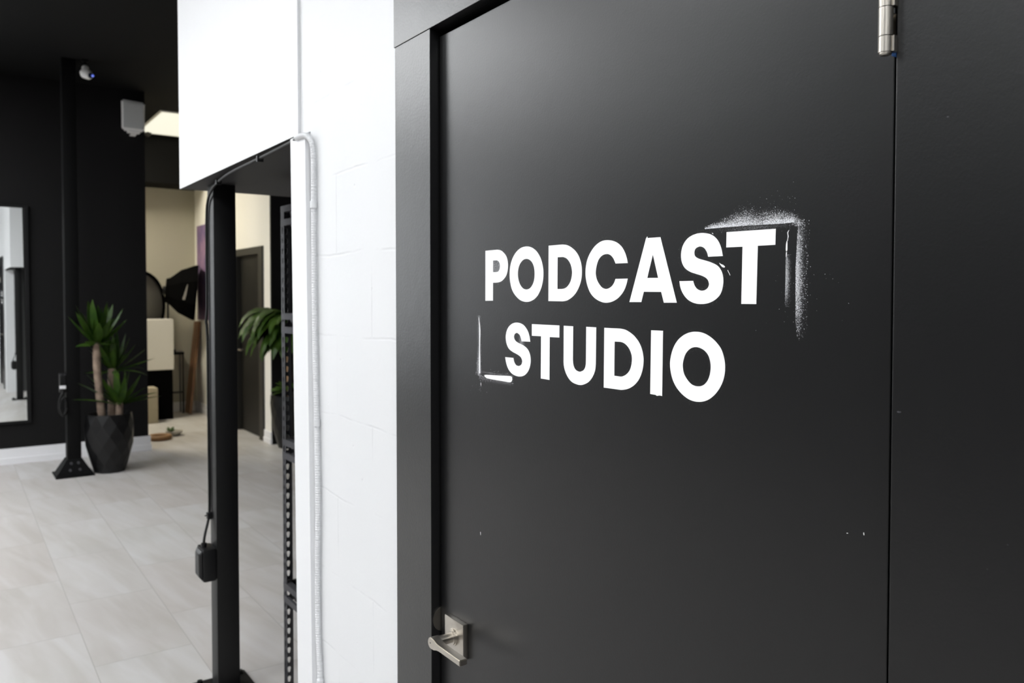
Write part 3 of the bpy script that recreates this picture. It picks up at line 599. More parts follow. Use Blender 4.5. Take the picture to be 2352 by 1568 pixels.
def right():
    while True:
        z = random.uniform(1.530, 1.668)
        if random.random() < lerp([(1.530, .04), (1.548, .22), (1.565, .7), (1.60, 1), (1.63, .75), (1.65, .45), (1.668, .3)], z): break
    y0 = lerp([(1.53, .5690), (1.55, .5712), (1.575, .5716), (1.6125, .5719), (1.65, .5700), (1.662, .5696)], z)
    t = abs(random.gauss(0, 0.0042)) if random.random() < .9 else random.random() * 0.016
    return y0 - t, z, size(.00011, .00042)
speckles(right, 3600, ov)
def inner():
    while True:
        z = random.uniform(1.570, 1.625)
        if random.random() < lerp([(1.570, .1), (1.585, .8), (1.605, 1), (1.625, .6)], z): break
    y0 = lerp([(1.570, .5863), (1.60, .5855), (1.625, .5851)], z)
    return y0 - abs(random.gauss(0, 0.0026)), z, size(.00010, .00022)
speckles(inner, 1100, ov)
def leftv():
    while True:
        z = random.uniform(1.434, 1.545)
        if random.random() < lerp([(1.434, 1), (1.455, .8), (1.49, .3), (1.53, .4), (1.545, .2)], z): break
    s = lerp([(1.434, .0050), (1.46, .0042), (1.49, .0022), (1.545, .0018)], z)
    y = 1.2440 + abs(random.gauss(0, s)) if random.random() < .86 else 1.2430 - abs(random.gauss(0, .003))
    return y, z, size(.00012, .00050 if z < 1.47 else .0003)
speckles(leftv, 1700, ov)
def lefth():
    y = random.uniform(1.136, 1.246)
    return y, 1.4345 - abs(random.gauss(0, .0035)) if y > 1.222 else random.gauss(1.4365, .0048), size(.00010, .0004)
speckles(lefth, 700, ov)
def drips():
    return random.gauss(1.240, .004), 1.43 - abs(random.gauss(0, .014)), size(.0001, .0004)
speckles(drips, 60, ov)
def far():
    y, z = random.choice([(0.60, 1.69), (0.555, 1.60), (1.24, 1.42), (0.62, 1.685), (0.56, 1.56)])
    return random.gauss(y, .022), random.gauss(z, .010), size(.00015, .0004)
speckles(far, 90, ov)
# faint halo along every letter edge and the filled counters
EDGE = [(a, b) for ch, loops in LETTERS for lp in loops for a, b in zip(lp, lp[1:] + lp[:1])]
def halo():
    a, b = random.choice(EDGE)
    t = random.random()
    y, z = (a[0] + (b[0] - a[0]) * t) / 1e4, (a[1] + (b[1] - a[1]) * t) / 1e4
    return random.gauss(y, .0026), random.gauss(z, .0024), size(.00006, .00011)
speckles(halo, 15000, ov)
def counter_p():
    return random.uniform(1.1560, 1.1720), random.uniform(1.6150, 1.6370), .00013
def counter_s():
    return random.gauss(1.1120, .0040), random.gauss(1.5030, .0065), .00013
LET_P = LETTERS[0][1][1]; py = [q[0] / 1e4 for q in LET_P]; pz = [q[1] / 1e4 for q in LET_P]
speckles(lambda: (random.uniform(min(py), max(py)), random.uniform(min(pz), max(pz)), .00012), 2600, ov)
speckles(counter_s, 1500, ov)
o = obj('paint_overspray', ov, 'spray_mist', door); o['kind'] = 'stuff'; o['label'] = 'white overspray mist round the lettering'

def stroke(pts, x=FACE - 0.00035):
    bm = nb()
    vs = [bm.verts.new((x, y, z)) for y, z in pts]
    bm.faces.new(vs)
    r = bmesh.ops.extrude_face_region(bm, geom=bm.faces[:])
    bmesh.ops.translate(bm, verts=[g for g in r['geom'] if isinstance(g, bmesh.types.BMVert)], vec=(0.00035, 0, 0))
    return bm
def line_stroke(path, widths):
    L_ = []; R_ = []
    for (y, z), w in zip(path, widths):
        L_.append((y + w, z)); R_.append((y - w, z))
    return stroke(L_ + R_[::-1])
for bm, lb in (
    (line_stroke([(1.2462, 1.5408), (1.2440, 1.528), (1.2427, 1.517), (1.2434, 1.500), (1.2438, 1.482), (1.2436, 1.46), (1.2436, 1.4384)], [.0005, .0012, .0017, .0014, .0013, .0019, .0017]), 'white spray line left of the second word'),
    (stroke([(1.2282, 1.4364), (1.222, 1.4374), (1.18, 1.4395), (1.145, 1.4413), (1.1400, 1.4400), (1.1395, 1.4350), (1.1425, 1.4312), (1.148, 1.4300), (1.17, 1.4303), (1.20, 1.4306), (1.2195, 1.4312), (1.226, 1.4335)]), 'white spray bar below the second word'),
    (line_stroke([(.5815, 1.6566), (.5833, 1.6537), (.5829, 1.6515), (.5825, 1.6491), (.5831, 1.6465), (.5834, 1.6442)], [.0002, .0005, .0004, .0006, .0003, .0005]), 'crooked white paint run beside the first word'),
    (line_stroke([(.5841, 1.6440), (.5844, 1.6402), (.5845, 1.6341), (.5847, 1.6320)], [.0004, .0009, .0010, .0003]), 'white paint run beside the first word'),
    (line_stroke([(.5846, 1.6312), (.5848, 1.6290), (.5849, 1.6255)], [.0005, .0005, .0002]), 'thin end of the white paint run'),
    (stroke([(.6843, 1.6222), (.6815, 1.6206), (.6775, 1.6192), (.6748, 1.6170), (.6762, 1.6158), (.6795, 1.6168), (.6826, 1.6198)]), 'white smear touching the letter S'),
    (stroke([(.6705, 1.6128), (.6665, 1.6064), (.6669, 1.6058), (.6709, 1.6123)]), 'thin white scratch before the letter T'),
    (stroke([(.6966, 1.6609), (.6950, 1.6600), (.6938, 1.6588), (.6952, 1.6592)]), 'white fleck over the letter S'),
    (stroke([(1.2418, 1.1450), (1.2408, 1.1450), (1.2408, 1.1395), (1.2416, 1.1395)]), 'white tick low on the door'),
    (stroke([(1.2402, 1.4215), (1.2392, 1.4215), (1.2392, 1.4160), (1.2400, 1.4160)]), 'white drip below the spray bar'),
    (stroke([(.4847, 1.3270), (.4840, 1.3272), (.4836, 1.3245), (.4843, 1.3243)]), 'white fleck near the hinge edge'),
    (stroke([(.5045, 1.3216), (.5036, 1.3222), (.5024, 1.3218), (.5036, 1.3214)]), 'grey fleck near the hinge edge'),
):
    o = obj('paint_stroke', bm, 'white_letter', door); o['label'] = lb

# lever handle
hb = nb(); box(hb, 0.789, FACE, 1.2861, 1.3543, 0.8900, 0.9580, bev=0.0012)
handle = obj('door_handle', hb, 'nickel', door, 40); handle['label'] = 'satin nickel square rose and lever'
bm = nb(); c = (1.320, 0.9245)
tube(bm, [(0.790, *c), (0.7845, *c), (0.7845, *c), (0.782, *c), (0.782, *c), (0.7565, *c), (0.7565, *c), (0.7525, *c)],
     [0.0165, 0.0165, 0.0140, 0.0140, 0.0094, 0.0094, 0.0106, 0.0106], 28)
obj('neck', bm, 'nickel', handle, 40)
bm = nb()   # lever: round boss at the neck narrowing to a flat bar, bent a little towards the door
prof = []
for k in range(9):
    a = math.pi / 2 + math.pi * k / 8
    prof.append((1.3205 - 0.0108 * math.cos(a), 0.9245 + 0.0108 * math.sin(a)))
top = [(1.310, 0.9345), (1.300, 0.9315), (1.290, 0.9304), (1.215, 0.9302)]
bot = [(1.215, 0.9192), (1.290, 0.9190), (1.300, 0.9178), (1.310, 0.9145)]
outl = prof + bot[::-1] + top[::-1]
fr = [bm.verts.new((0.738, y, z)) for y, z in outl]; bk = [bm.verts.new((0.7545 - (0.0 if y > 1.30 else 0.0), y, z)) for y, z in outl]
bm.faces.new(fr); bm.faces.new(list(reversed(bk)))
for i in range(len(outl)):
    j = (i + 1) % len(outl)
    bm.faces.new([fr[i], fr[j], bk[j], bk[i]])
bmesh.ops.recalc_face_normals(bm, faces=bm.faces[:])
bmesh.ops.bevel(bm, geom=[e for e in bm.edges if e.calc_face_angle(0) > 1.0], offset=0.0012, segments=2, affect='EDGES')
lev = obj('lever', bm, 'nickel', handle, 40)
bm = nb(); cyl(bm, (0.7378, 1.3213, 0.9250), (0.7382, 1.3213, 0.9250), 0.0014, seg=12)
obj('privacy_pin_hole', bm, 'hole_shade', handle)  # flat dark disc, its colour stands in for the shade inside the hole

# top hinge (knuckles with a pin), only its lower half is in view
bm = nb(); HX, HY = 0.7745, 0.4520
cyl(bm, (HX, HY, 1.869), (HX, HY, 1.925), 0.0070, seg=28)
hinge = obj('hinge', bm, 'nickel', door, 40); hinge['label'] = 'satin nickel butt hinge'
bm = nb(); cyl(bm, (HX, HY, 1.8402), (HX, HY, 1.8682), 0.0070, seg=28); box(bm, HX, FACE, HY + 0.003, HY + 0.0062, 1.8402, 1.8682)
obj('knuckle', bm, 'nickel', hinge, 40)
bm = nb(); cyl(bm, (HX, HY, 1.8240), (HX, HY, 1.8394), 0.0070, seg=28); box(bm, HX, FACE, HY - 0.0090, HY - 0.0042, 1.8240, 1.8394)
obj('knuckle', bm, 'nickel', hinge, 40)
bm = nb(); box(bm, HX, FACE, HY - 0.0090, HY - 0.0042, 1.869, 1.925); box(bm, 0.7995, 0.8005, HY - 0.0082, HY + 0.002, 1.8402, 1.8682)
obj('hinge_leaf', bm, 'nickel', hinge)
bm = nb(); tube(bm, [(HX, HY, 1.8240), (HX, HY, 1.8225), (HX, HY, 1.8212)], [0.0060, 0.0060, 0.0045], 24)
obj('pin_tip', bm, 'nickel', hinge, 40)
bm = nb(); box(bm, 0.784, 0.792, 0.4460, 0.4512, 1.8220, 1.8262, bev=0.0006)
tp = obj('masking_tape', bm, 'blue'); tag(tp, 'tiny scrap of blue masking tape stuck under the hinge', 'tape')

# scuffs on the hinge-side casing are part of its paint
bm = nb()
for y, z, r in ((0.4365, 1.4640, .0010), (0.4347, 1.4642, .0008), (0.3330, 1.3560, .0005), (0.3500, 1.3290, .0004), (0.3920, 1.7500, .0007)):
    vs = [bm.verts.new((0.7797, y + r * 1.6 * math.cos(.7854 * k), z + r * math.sin(.7854 * k))) for k in range(8)]
    bm.faces.new(vs)
o = obj('scuff', bm, 'grey_steel', t3); o['label'] = 'small grey scuffs on the casing'

# ---------------------------------------------------------------- conduit on the block wall, cable under the bulkhead
path = smooth_path([(0.7775, 2.120, 2.006), (0.7775, 2.085, 2.006), (0.780, 2.050, 2.000), (0.7855, 2.026, 1.975), (0.7865, 2.020, 1.92), (0.7865, 2.021, 1.826), (0.7865, 2.020, 1.557),
                    (0.7865, 2.016, 1.40), (0.7865, 2.009, 1.255), (0.7865, 2.004, 1.046), (0.7865, 2.010, 0.872), (0.7865, 2.009, 0.698), (0.7865, 1.997, 0.567), (0.7865, 1.990, 0.30), (0.7865, 1.990, 0.02)], 0.0016)
rr = [0.0066 + 0.0009 * math.cos(i * 2 * math.pi / 4) for i in range(len(path))]
bm = nb(); tube(bm, path, rr, 12)
cond = obj('flexible_conduit', bm, 'conduit', None, 80)
tag(cond, 'white ribbed flexible conduit strapped upright to the block wall', 'conduit')
for z, y in ((1.818, 2.021), (1.250, 2.009), (0.566, 1.997)):
    bm = nb()
    cyl(bm, (0.7862, y, z - .009), (0.7862, y, z + .009), 0.0092, seg=20)
    box(bm, 0.7915, 0.7948, y, y + .022, z - .008, z + .008, bev=.001)
    cyl(bm, (0.7925, y + .0155, z), (0.7895, y + .0155, z), 0.0035, seg=10)
    obj('strap', bm, 'conduit', cond)

cab = smooth_path([(0.7775, 2.128, 2.006), (0.787, 2.16, 2.007), (0.798, 2.418, 2.007), (0.802, 2.638, 2.006), (0.808, 2.859, 2.005), (0.824, 3.06, 2.000),
                   (0.838, 3.20, 1.988), (0.846, 3.290, 1.955), (0.8475, 3.316, 1.88), (0.8475, 3.319, 1.75), (0.847, 3.319, 1.53), (0.844, 3.326, 1.478), (0.847, 3.319, 1.42), (0.8475, 3.319, 1.1), (0.8475, 3.317, 0.74), (0.842, 3.312, 0.69),
                   (0.826, 3.296, 0.645), (0.818, 3.283, 0.625), (0.815, 3.279, 0.608)], 0.02)
bm = nb(); tube(bm, cab, 0.0052, 10)
cable = obj('cable', bm, 'black_cable', None, 60)
tag(cable, 'black cable clipped under the bulkhead and down the post into the junction box', 'cable')
for p in ((0.8, 2.50, 2.0045), (0.8235, 3.05, 1.999)):
    bm = nb(); box(bm, p[0] - .010, p[0] + .010, p[1] - .006, p[1] + .006, p[2] - .010, p[2] + .009, bev=.002)
    obj('clip', bm, 'black_plastic', cable)
bm = nb(); box(bm, 0.836, 0.8534, 3.302, 3.326, 0.690, 0.716, bev=.003); box(bm, 0.828, 0.842, 3.313, 3.317, 0.703, 0.707)
obj('zip_tie', bm, 'black_plastic', cable)

# ---------------------------------------------------------------- black steel post at the bulkhead's corner, with its junction box
post = thing('steel_post', 'square black steel post under the corner of the white bulkhead', 'post', (0.897, 3.28, 0))
bx('shaft', 'black_steel', post, 0.8535, 0.9405, 3.240, 3.327, 0.008, 2.0175, bev=0.004, smooth=40)
bx('base_plate', 'black_steel', post, 0.79, 1.00, 3.18, 3.39, 0.0, 0.010, bev=0.002)
for bxx, byy in ((0.815, 3.205), (0.975, 3.205), (0.815, 3.365), (0.975, 3.365)):
    bm = nb(); cyl(bm, (bxx, byy, 0.010), (bxx, byy, 0.024), 0.011, seg=6)
    obj('bolt', bm, 'black_steel', post)
jb = thing('junction_box', 'black junction box with sloped corners low on the square post', 'electrical box', (0.814, 3.28, 0.46))
bm = nb()
box(bm, 0.800, 0.8530, 3.232, 3.330, 0.462, 0.592, bev=0.010)
body = obj('box_body', bm, 'black_plastic', jb, 35)
bm = nb(); hexa(bm, [(0.7995, 3.238, 0.468), (0.7995, 3.238, 0.586), (0.7995, 3.324, 0.586), (0.7995, 3.324, 0.468),
                     (0.788, 3.252, 0.484), (0.788, 3.252, 0.570), (0.788, 3.310, 0.570), (0.788, 3.310, 0.484)])
bmesh.ops.bevel(bm, geom=bm.edges[:], offset=0.003, segments=2, affect='EDGES')
cv = obj('cover', bm, 'black_plastic', jb, 35)
for z in (0.480, 0.573):
    bm = nb(); cyl(bm, (0.7945, 3.2445, z), (0.7900, 3.2445, z), 0.004, seg=10)
    obj('screw', bm, 'black_steel', cv)
bm = nb(); cyl(bm, (0.815, 3.279, 0.592), (0.815, 3.279, 0.607), 0.011, seg=14)
obj('cable_gland', bm, 'black_plastic', jb, 40)

# ---------------------------------------------------------------- boltless shelving behind the block wall
rack = thing('shelving_rack', 'charcoal boltless steel shelving rack behind the white wall end', 'shelving', (1.5, 2.8, 0))
RX0, RX1, RY0, RY1 = 1.060, 1.960, 2.560, 3.062
def punched(bm, axis, c, w0, w1, z0, z1, pitch=0.0381):
    """a flange with keyhole slots: flat strip built round real holes; axis is the plane's normal"""
    wm = (w0 + w1) / 2; hw = (w1 - w0) / 2
    def P(u, z):
        return (c, u, z) if axis == 'x' else (u, c, z)
    n = int((z1 - z0) / pitch)
    for k in range(n):
        zb, zt = z0 + k * pitch, z0 + (k + 1) * pitch
        zc = (zb + zt) / 2
        s = min(0.0068, abs(hw) * .42)
        hole = [(wm - s, zc + .004), (wm - s * .8, zc + .0105), (wm, zc + .0125), (wm + s * .8, zc + .0105), (wm + s, zc + .004), (wm + s * .55, zc - .010), (wm, zc - .0115), (wm - s * .55, zc - .010)]
        outer = [(w0, zc), (w0, zt), (wm, zt), (w1, zt), (w1, zc), (w1, zb), (wm, zb), (w0, zb)]
        hv = [bm.verts.new(P(*h)) for h in hole]; ovv = [bm.verts.new(P(*q)) for q in outer]
        for i in range(8):
            j = (i + 1) % 8
            bm.faces.new([ovv[i], ovv[j], hv[j], hv[i]])
def upright(x, y, sx, sy):
    bm = nb()
    punched(bm, 'x', x, y, y + sy * 0.036, 0.02, 1.935)
    punched(bm, 'y', y, x, x + sx * 0.036, 0.02, 1.935)
    bmesh.ops.remove_doubles(bm, verts=bm.verts[:], dist=1e-5)
    bmesh.ops.solidify(bm, geom=bm.faces[:], thickness=0.0018)
    o = obj('upright', bm, 'grey_steel', rack)
    bm = nb(); box(bm, x - .002, x + sx * .038, y - .002, y + sy * .038, 0.0, 0.02) if sx * sy > 0 and sx > 0 else box(bm, min(x, x + sx * .038), max(x, x + sx * .038), min(y, y + sy * .038), max(y, y + sy * .038), 0.0, 0.02)
    obj('foot', bm, 'black_plastic', o)
for x, sx in ((RX0, 1), (RX1, -1)):
    for y, sy in ((RY1, -1), (RY0, 1)):
        upright(x, y, sx, sy)
for zt in (1.925, 1.515, 1.030, 0.470):
    for x, s in ((RX0, 1), (RX1, -1)):                    # end beams, stepped section
        bm = nb()
        xa, xb = sorted((x + s * .030, x + s * .034)); xc, xd = sorted((x + s * .002, x + s * .030))
        box(bm, xa, xb, RY0 + .002, RY1 - .004, zt - .075, zt)
        box(bm, xc, xd, RY0 + .002, RY1 - .004, zt - .020, zt)
        xe, xf = sorted((x - s * .004, x + s * .006))
        box(bm, xe, xf, RY0 + .002, RY1 - .006, zt - .024, zt - .001); box(bm, xe, xf, RY0 + .002, RY1 - .006, zt - .076, zt - .052)
        obj('end_beam', bm, 'grey_steel', rack)
    for y in (RY0, RY1):
        bm = nb()
        ya, yb = (y + .003, y + .014) if y == RY0 else (y - .014, y - .003)
        box(bm, RX0 + .036, RX1 - .036, ya, yb, zt - .06, zt)
        obj('long_beam', bm, 'grey_steel', rack)
    bx('shelf_deck', 'black_plastic', rack, RX0 + .022, RX1 - .022, RY0 + .015, RY1 - .015, zt - .014, zt)

# ---------------------------------------------------------------- steel column in front of the black wall
colm = thing('steel_column', 'black steel column with flared bolted foot beside the mirror', 'column', (0.90, 8.06, 0))
bx('shaft', 'column_paint', colm, 0.845, 0.955, 8.0, 8.13, 0.012, CEIL - 0.002, bev=0.004, smooth=40)
bx('base_plate', 'column_paint', colm, 0.745, 1.046, 7.90, 8.23, 0.0, 0.012)
bm = nb()
hexa(bm, [(0.755, 7.955, 0.012), (1.040, 7.955, 0.012), (1.040, 8.175, 0.012), (0.755, 8.175, 0.012),
          (0.838, 7.993, 0.145), (0.962, 7.993, 0.145), (0.962, 8.137, 0.145), (0.838, 8.137, 0.145)])
obj('flared_foot', bm, 'column_paint', colm)
for x, z in ((0.872, 0.112), (0.928, 0.112), (0.862, 0.055), (0.938, 0.055)):
    bm = nb(); yb = 7.955 + (z - .012) / .133 * .038
    cyl(bm, (x, yb + .004, z), (x, yb - .012, z), 0.012, seg=6)
    obj('bolt', bm, 'grey_steel', colm)
# outlet box with cords on the column's side
ob = thing('outlet_box', 'dark outlet box on the steel column with a white plug in it', 'electrical box', (0.82, 8.04, 0.74))
bx('box_body', 'black_plastic', ob, 0.795, 0.844, 8.00, 8.09, 0.735, 0.905, bev=.004)
bx('cover_plate', 'black_steel', ob, 0.800, 0.838, 7.994, 8.00, 0.745, 0.895, bev=.001)
for x in (0.806, 0.832):
    bm = nb(); cyl(bm, (x, 7.994, 0.895), (x, 7.984, 0.895), 0.007, seg=10); obj('screw', bm, 'grey_steel', ob)
bm = nb(); box(bm, 0.792, 0.838, 7.962, 7.9935, 0.774, 0.800, bev=.004)
tag(obj('power_plug', bm, 'white_trim'), 'small white power adapter plugged into the column outlet', 'plug')
cp = smooth_path([(0.815, 7.985, 0.755), (0.812, 7.965, 0.735), (0.795, 7.97, 0.70), (0.785, 7.98, 0.64), (0.79, 7.985, 0.575), (0.815, 7.98, 0.535), (0.838, 7.985, 0.56), (0.842, 7.985, 0.64), (0.828, 7.98, 0.70), (0.800, 7.975, 0.66), (0.792, 7.97, 0.60), (0.818, 7.965, 0.545), (0.845, 7.965, 0.60)], 0.02)
bm = nb(); tube(bm, cp, 0.009, 8)
tag(obj('extension_lead', bm, 'black_cable', None, 60), 'looped black extension lead hanging below the column outlet', 'cable')

# ---------------------------------------------------------------- mirror on the black wall
mir = thing('wall_mirror', 'tall rectangular mirror in thin black frame on the black wall', 'mirror', (0.15, 8.86, 0.41))
bm = nb()
hexa(bm, [(-0.30, 8.853, 0.408), (0.606, 8.853, 0.408), (0.606, 8.858, 0.408), (-0.30, 8.858, 0.408),
          (-0.30, 8.853, 2.408), (0.592, 8.853, 2.408), (0.592, 8.858, 2.408), (-0.30, 8.858, 2.408)])
obj('glass', bm, 'mirror', mir)
bm = nb()
for a in ((-0.33, 0.640, 2.408, 2.432), (-0.33, 0.640, 0.384, 0.408)):
    box(bm, a[0], a[1], 8.845, 8.879, a[2], a[3], bev=.003)
box(bm, 0.607, 0.640, 8.845, 8.879, 0.408, 2.408, bev=.003); box(bm, -0.33, -0.301, 8.845, 8.879, 0.408, 2.408, bev=.003)
box(bm, -0.31, 0.62, 8.860, 8.879, 0.40, 2.42)
obj('frame', bm, 'black_plastic', mir)

# ---------------------------------------------------------------- speaker, security camera, sprinkler
sp = thing('wall_speaker', 'white wall speaker with grey grille high on the black wall', 'speaker', (1.535, 8.76, 3.2))
bm = nb()
hexa(bm, [(1.428, 8.70, 3.215), (1.648, 8.72, 3.215), (1.62, 8.84, 3.225), (1.46, 8.83, 3.225), (1.424, 8.69, 3.512), (1.652, 8.71, 3.505), (1.62, 8.84, 3.50), (1.46, 8.83, 3.51)])
bmesh.ops.bevel(bm, geom=bm.edges[:], offset=0.016, segments=3, affect='EDGES')
obj('cabinet', bm, 'grey_plastic', sp, 40)
bm = nb()
hexa(bm, [(1.446, 8.694, 3.240), (1.630, 8.711, 3.240), (1.630, 8.722, 3.240), (1.446, 8.705, 3.240), (1.444, 8.684, 3.490), (1.632, 8.701, 3.486), (1.632, 8.712, 3.486), (1.444, 8.695, 3.490)])
bmesh.ops.bevel(bm, geom=bm.edges[:], offset=0.004, segments=2, affect='EDGES')
gr = obj('grille', bm, 'grille', sp, 40)
bm = nb(); hexa(bm, [(1.523, 8.695, 3.252), (1.558, 8.698, 3.252), (1.558, 8.703, 3.252), (1.523, 8.700, 3.252), (1.523, 8.694, 3.268), (1.558, 8.697, 3.268), (1.558, 8.702, 3.268), (1.523, 8.699, 3.268)])
obj('badge', bm, 'badge', gr)
bm = nb(); box(bm, 1.490, 1.605, 8.72, 8.80, 3.198, 3.222, bev=.010)
box(bm, 1.53, 1.58, 8.79, 8.88, 3.19, 3.20)
obj('bracket', bm, 'grey_plastic', sp, 40)
bm = nb(); box(bm, 1.515, 1.595, 8.84, 8.88, 3.30, 3.42, bev=.004); obj('wall_mount', bm, 'black_plastic', sp)

sc = thing('security_camera', 'small white security camera with blue light near the column top', 'camera', (1.03, 8.0, 3.56))
bm = nb(); cyl(bm, (1.026, 7.99, CEIL), (1.026, 7.99, 3.60), 0.010, seg=12); cyl(bm, (1.026, 7.99, CEIL), (1.026, 7.99, CEIL - .012), 0.030, seg=16)
obj('mount_stem', bm, 'black_plastic', sc, 50)
bm = nb(); bmesh.ops.create_uvsphere(bm, u_segments=18, v_segments=10, radius=0.030)
bmesh.ops.translate(bm, verts=bm.verts[:], vec=(1.026, 7.99, 3.578)); obj('ball_joint', bm, 'grey_plastic', sc, 60)
bm = nb(); tube(bm, [(1.005, 8.00, 3.545), (1.020, 7.97, 3.53), (1.048, 7.93, 3.510), (1.056, 7.915, 3.505)], [0.024, 0.044, 0.040, 0.026], 20)
cb = obj('camera_body', bm, 'grey_plastic', sc, 50)
bm = nb(); cyl(bm, (1.056, 7.915, 3.505), (1.060, 7.909, 3.503), 0.022, seg=20); obj('lens_face', bm, 'black_plastic', sc)
bm = nb(); bmesh.ops.create_uvsphere(bm, u_segments=12, v_segments=8, radius=0.011)
bmesh.ops.translate(bm, verts=bm.verts[:], vec=(1.074, 7.905, 3.502)); o = obj('indicator_light', bm, 'lens_blue', sc, 60); o['label'] = 'glowing blue indicator light'

bm = nb(); lathe(bm, (2.10, 10.95, CEIL - .075), [(0.006, 0), (0.030, 0.018), (0.042, 0.045), (0.042, 0.055), (0.012, 0.06), (0.012, 0.0745)], 18)
tag(obj('sprinkler_head', bm, 'far_frame', None, 40), 'small dark sprinkler head on the ceiling beside the light panel', 'sprinkler')

# ---------------------------------------------------------------- plants
def leaf(bm, base, az, el, length, width, droop, n=7, twist=0.0, fold=0.25, bend=1.4):
    """a blade: rises at el, bends down by droop radians along its length, pointed at the tip"""
    p = Vector(base); L = []; R_ = []; C_ = []
    seg = length / n
    for i in range(n + 1):
        t = i / n
        e = el - droop * t ** bend
        d = Vector((math.cos(az) * math.cos(e), math.sin(az) * math.cos(e), math.sin(e)))
        side = Vector((-math.sin(az), math.cos(az), 0))
        upv = side.cross(d)
        side = (side * math.cos(twist) + upv * math.sin(twist)).normalized()
        w = width * .6 * (0.45 + 0.65 * min(1, t / .35)) * (1 - max(0, (t - .45) / .55) ** 1.8)
        w = max(w, 0.0006)
        C_.append(bm.verts.new(p)); L.append(bm.verts.new(p + side * w + upv * w * fold)); R_.append(bm.verts.new(p - side * w + upv * w * fold))
        p = p + d * seg
    for i in range(n):
        bm.faces.new([C_[i], C_[i + 1], L[i + 1], L[i]]); bm.faces.new([R_[i], R_[i + 1], C_[i + 1], C_[i]])

def crown(name, parent, base, specs, m, bend=1.4, ymax=None):
    bm = nb()
    for az, el, ln, w, dr in specs:
        if ymax is not None:
            reach = ln * math.sin(R(az)) * .8
            if base[1] + reach > ymax:
                ln *= max(.2, (ymax - base[1]) / reach)
        leaf(bm, (base[0] + .012 * math.cos(R(az)), base[1] + .012 * math.sin(R(az)), base[2]), R(az), R(el), ln, w, R(dr), twist=random.uniform(-.35, .35), bend=bend)
    bmesh.ops.solidify(bm, geom=bm.faces[:], thickness=0.0012)
    return obj(name, bm, m, parent, 60)

def faceted_pot(cx, cy, parent, prof, seg):
    bm = nb()
    rings = []
    for i, (r, z) in enumerate(prof):
        off = 0.5 * (i % 2)
        rings.append([bm.verts.new((cx + r * math.cos(2 * math.pi * (k + off) / seg), cy + r * math.sin(2 * math.pi * (k + off) / seg), z)) for k in range(seg)])
    for i in range(len(rings) - 1):
        a, b = rings[i], rings[i + 1]
        for k in range(seg):
            k2 = (k + 1) % seg
            if i % 2 == 0:
                bm.faces.new([a[k], a[k2], b[k]]); bm.faces.new([a[k2], b[k2], b[k]])
            else:
                bm.faces.new([a[k], b[k2], b[k]]); bm.faces.new([a[k], a[k2], b[k2]])
    bm.faces.new(list(reversed(rings[0])))
    top = rings[-1]
    inn = [bm.verts.new((cx + (v.co.x - cx) * .90, cy + (v.co.y - cy) * .90, v.co.z)) for v in top]
    low = [bm.verts.new((cx + (v.co.x - cx) * .84, cy + (v.co.y - cy) * .84, v.co.z - .06)) for v in top]
    for k in range(seg):
        k2 = (k + 1) % seg
        bm.faces.new([top[k], top[k2], inn[k2], inn[k]]); bm.faces.new([inn[k], inn[k2], low[k2], low[k]])
    pot = obj('pot', bm, 'pot', parent)
    bm = nb(); r0 = prof[-1][0] * .83; z0 = prof[-1][1] - .055
    cyl(bm, (cx, cy, z0 - .01), (cx, cy, z0), r0, seg=20); obj('soil', bm, 'soil', pot)
    return pot

yu = thing('potted_yucca', 'yucca with three bare canes in a black faceted pot by the column', 'plant', (1.185, 8.03, 0))
faceted_pot(1.185, 8.03, yu, [(0.130, 0.0), (0.150, 0.075), (0.176, 0.16), (0.195, 0.25), (0.203, 0.34), (0.200, 0.43), (0.190, 0.525)], 11)
def cane(parent, pts, r, m='cane'):
    bm = nb(); pp = smooth_path(pts, .05)
    tube(bm, pp, [r * random.uniform(.92, 1.06) for _ in pp], 12)
    return obj('cane', bm, m, parent, 60)
cane(yu, [(1.125, 8.00, 0.45), (1.10, 7.99, 0.75), (1.085, 7.985, 1.00), (1.088, 7.98, 1.17)], 0.033)
cane(yu, [(1.215, 8.08, 0.45), (1.218, 8.08, 0.70), (1.225, 8.08, 0.93)], 0.036)
cane(yu, [(1.262, 7.985, 0.45), (1.262, 7.98, 0.625)], 0.032)
rnd = random.Random(3)
def spec(n, el0, el1, l0, l1, w0, w1, d0, d1, az0=0, az1=360):
    return [(rnd.uniform(az0, az1) if az1 - az0 < 360 else 360 * i / n + rnd.uniform(-14, 14), rnd.uniform(el0, el1), rnd.uniform(l0, l1), rnd.uniform(w0, w1), rnd.uniform(d0, d1)) for i in range(n)]
crown('leaf_crown', yu, (1.088, 7.98, 1.15), spec(8, 66, 88, .32, .41, .052, .064, 0, 10) + spec(8, 48, 66, .27, .35, .050, .062, 0, 22) + spec(5, 5, 28, .14, .20, .046, .056, 20, 50)
      + [(196, 62, .34, .058, 4), (188, 52, .30, .056, 10), (184, 15, .17, .06, 60), (352, 58, .38, .060, 0), (8, 44, .33, .058, 5), (240, 80, .41, .060, 0), (300, 72, .40, .06, 0), (355, 8, .17, .05, 20)], 'leaf')
crown('leaf_crown', yu, (1.225, 8.08, 0.90), spec(8, 64, 88, .30, .38, .044, .054, 0, 10) + spec(8, 38, 60, .26, .34, .042, .052, 0, 25) + spec(4, -5, 20, .20, .28, .036, .046, 10, 50)
      + [(350, 36, .33, .052, 0), (345, 20, .36, .044, 8), (335, 8, .30, .042, 50), (300, 82, .37, .052, 0)], 'leaf')
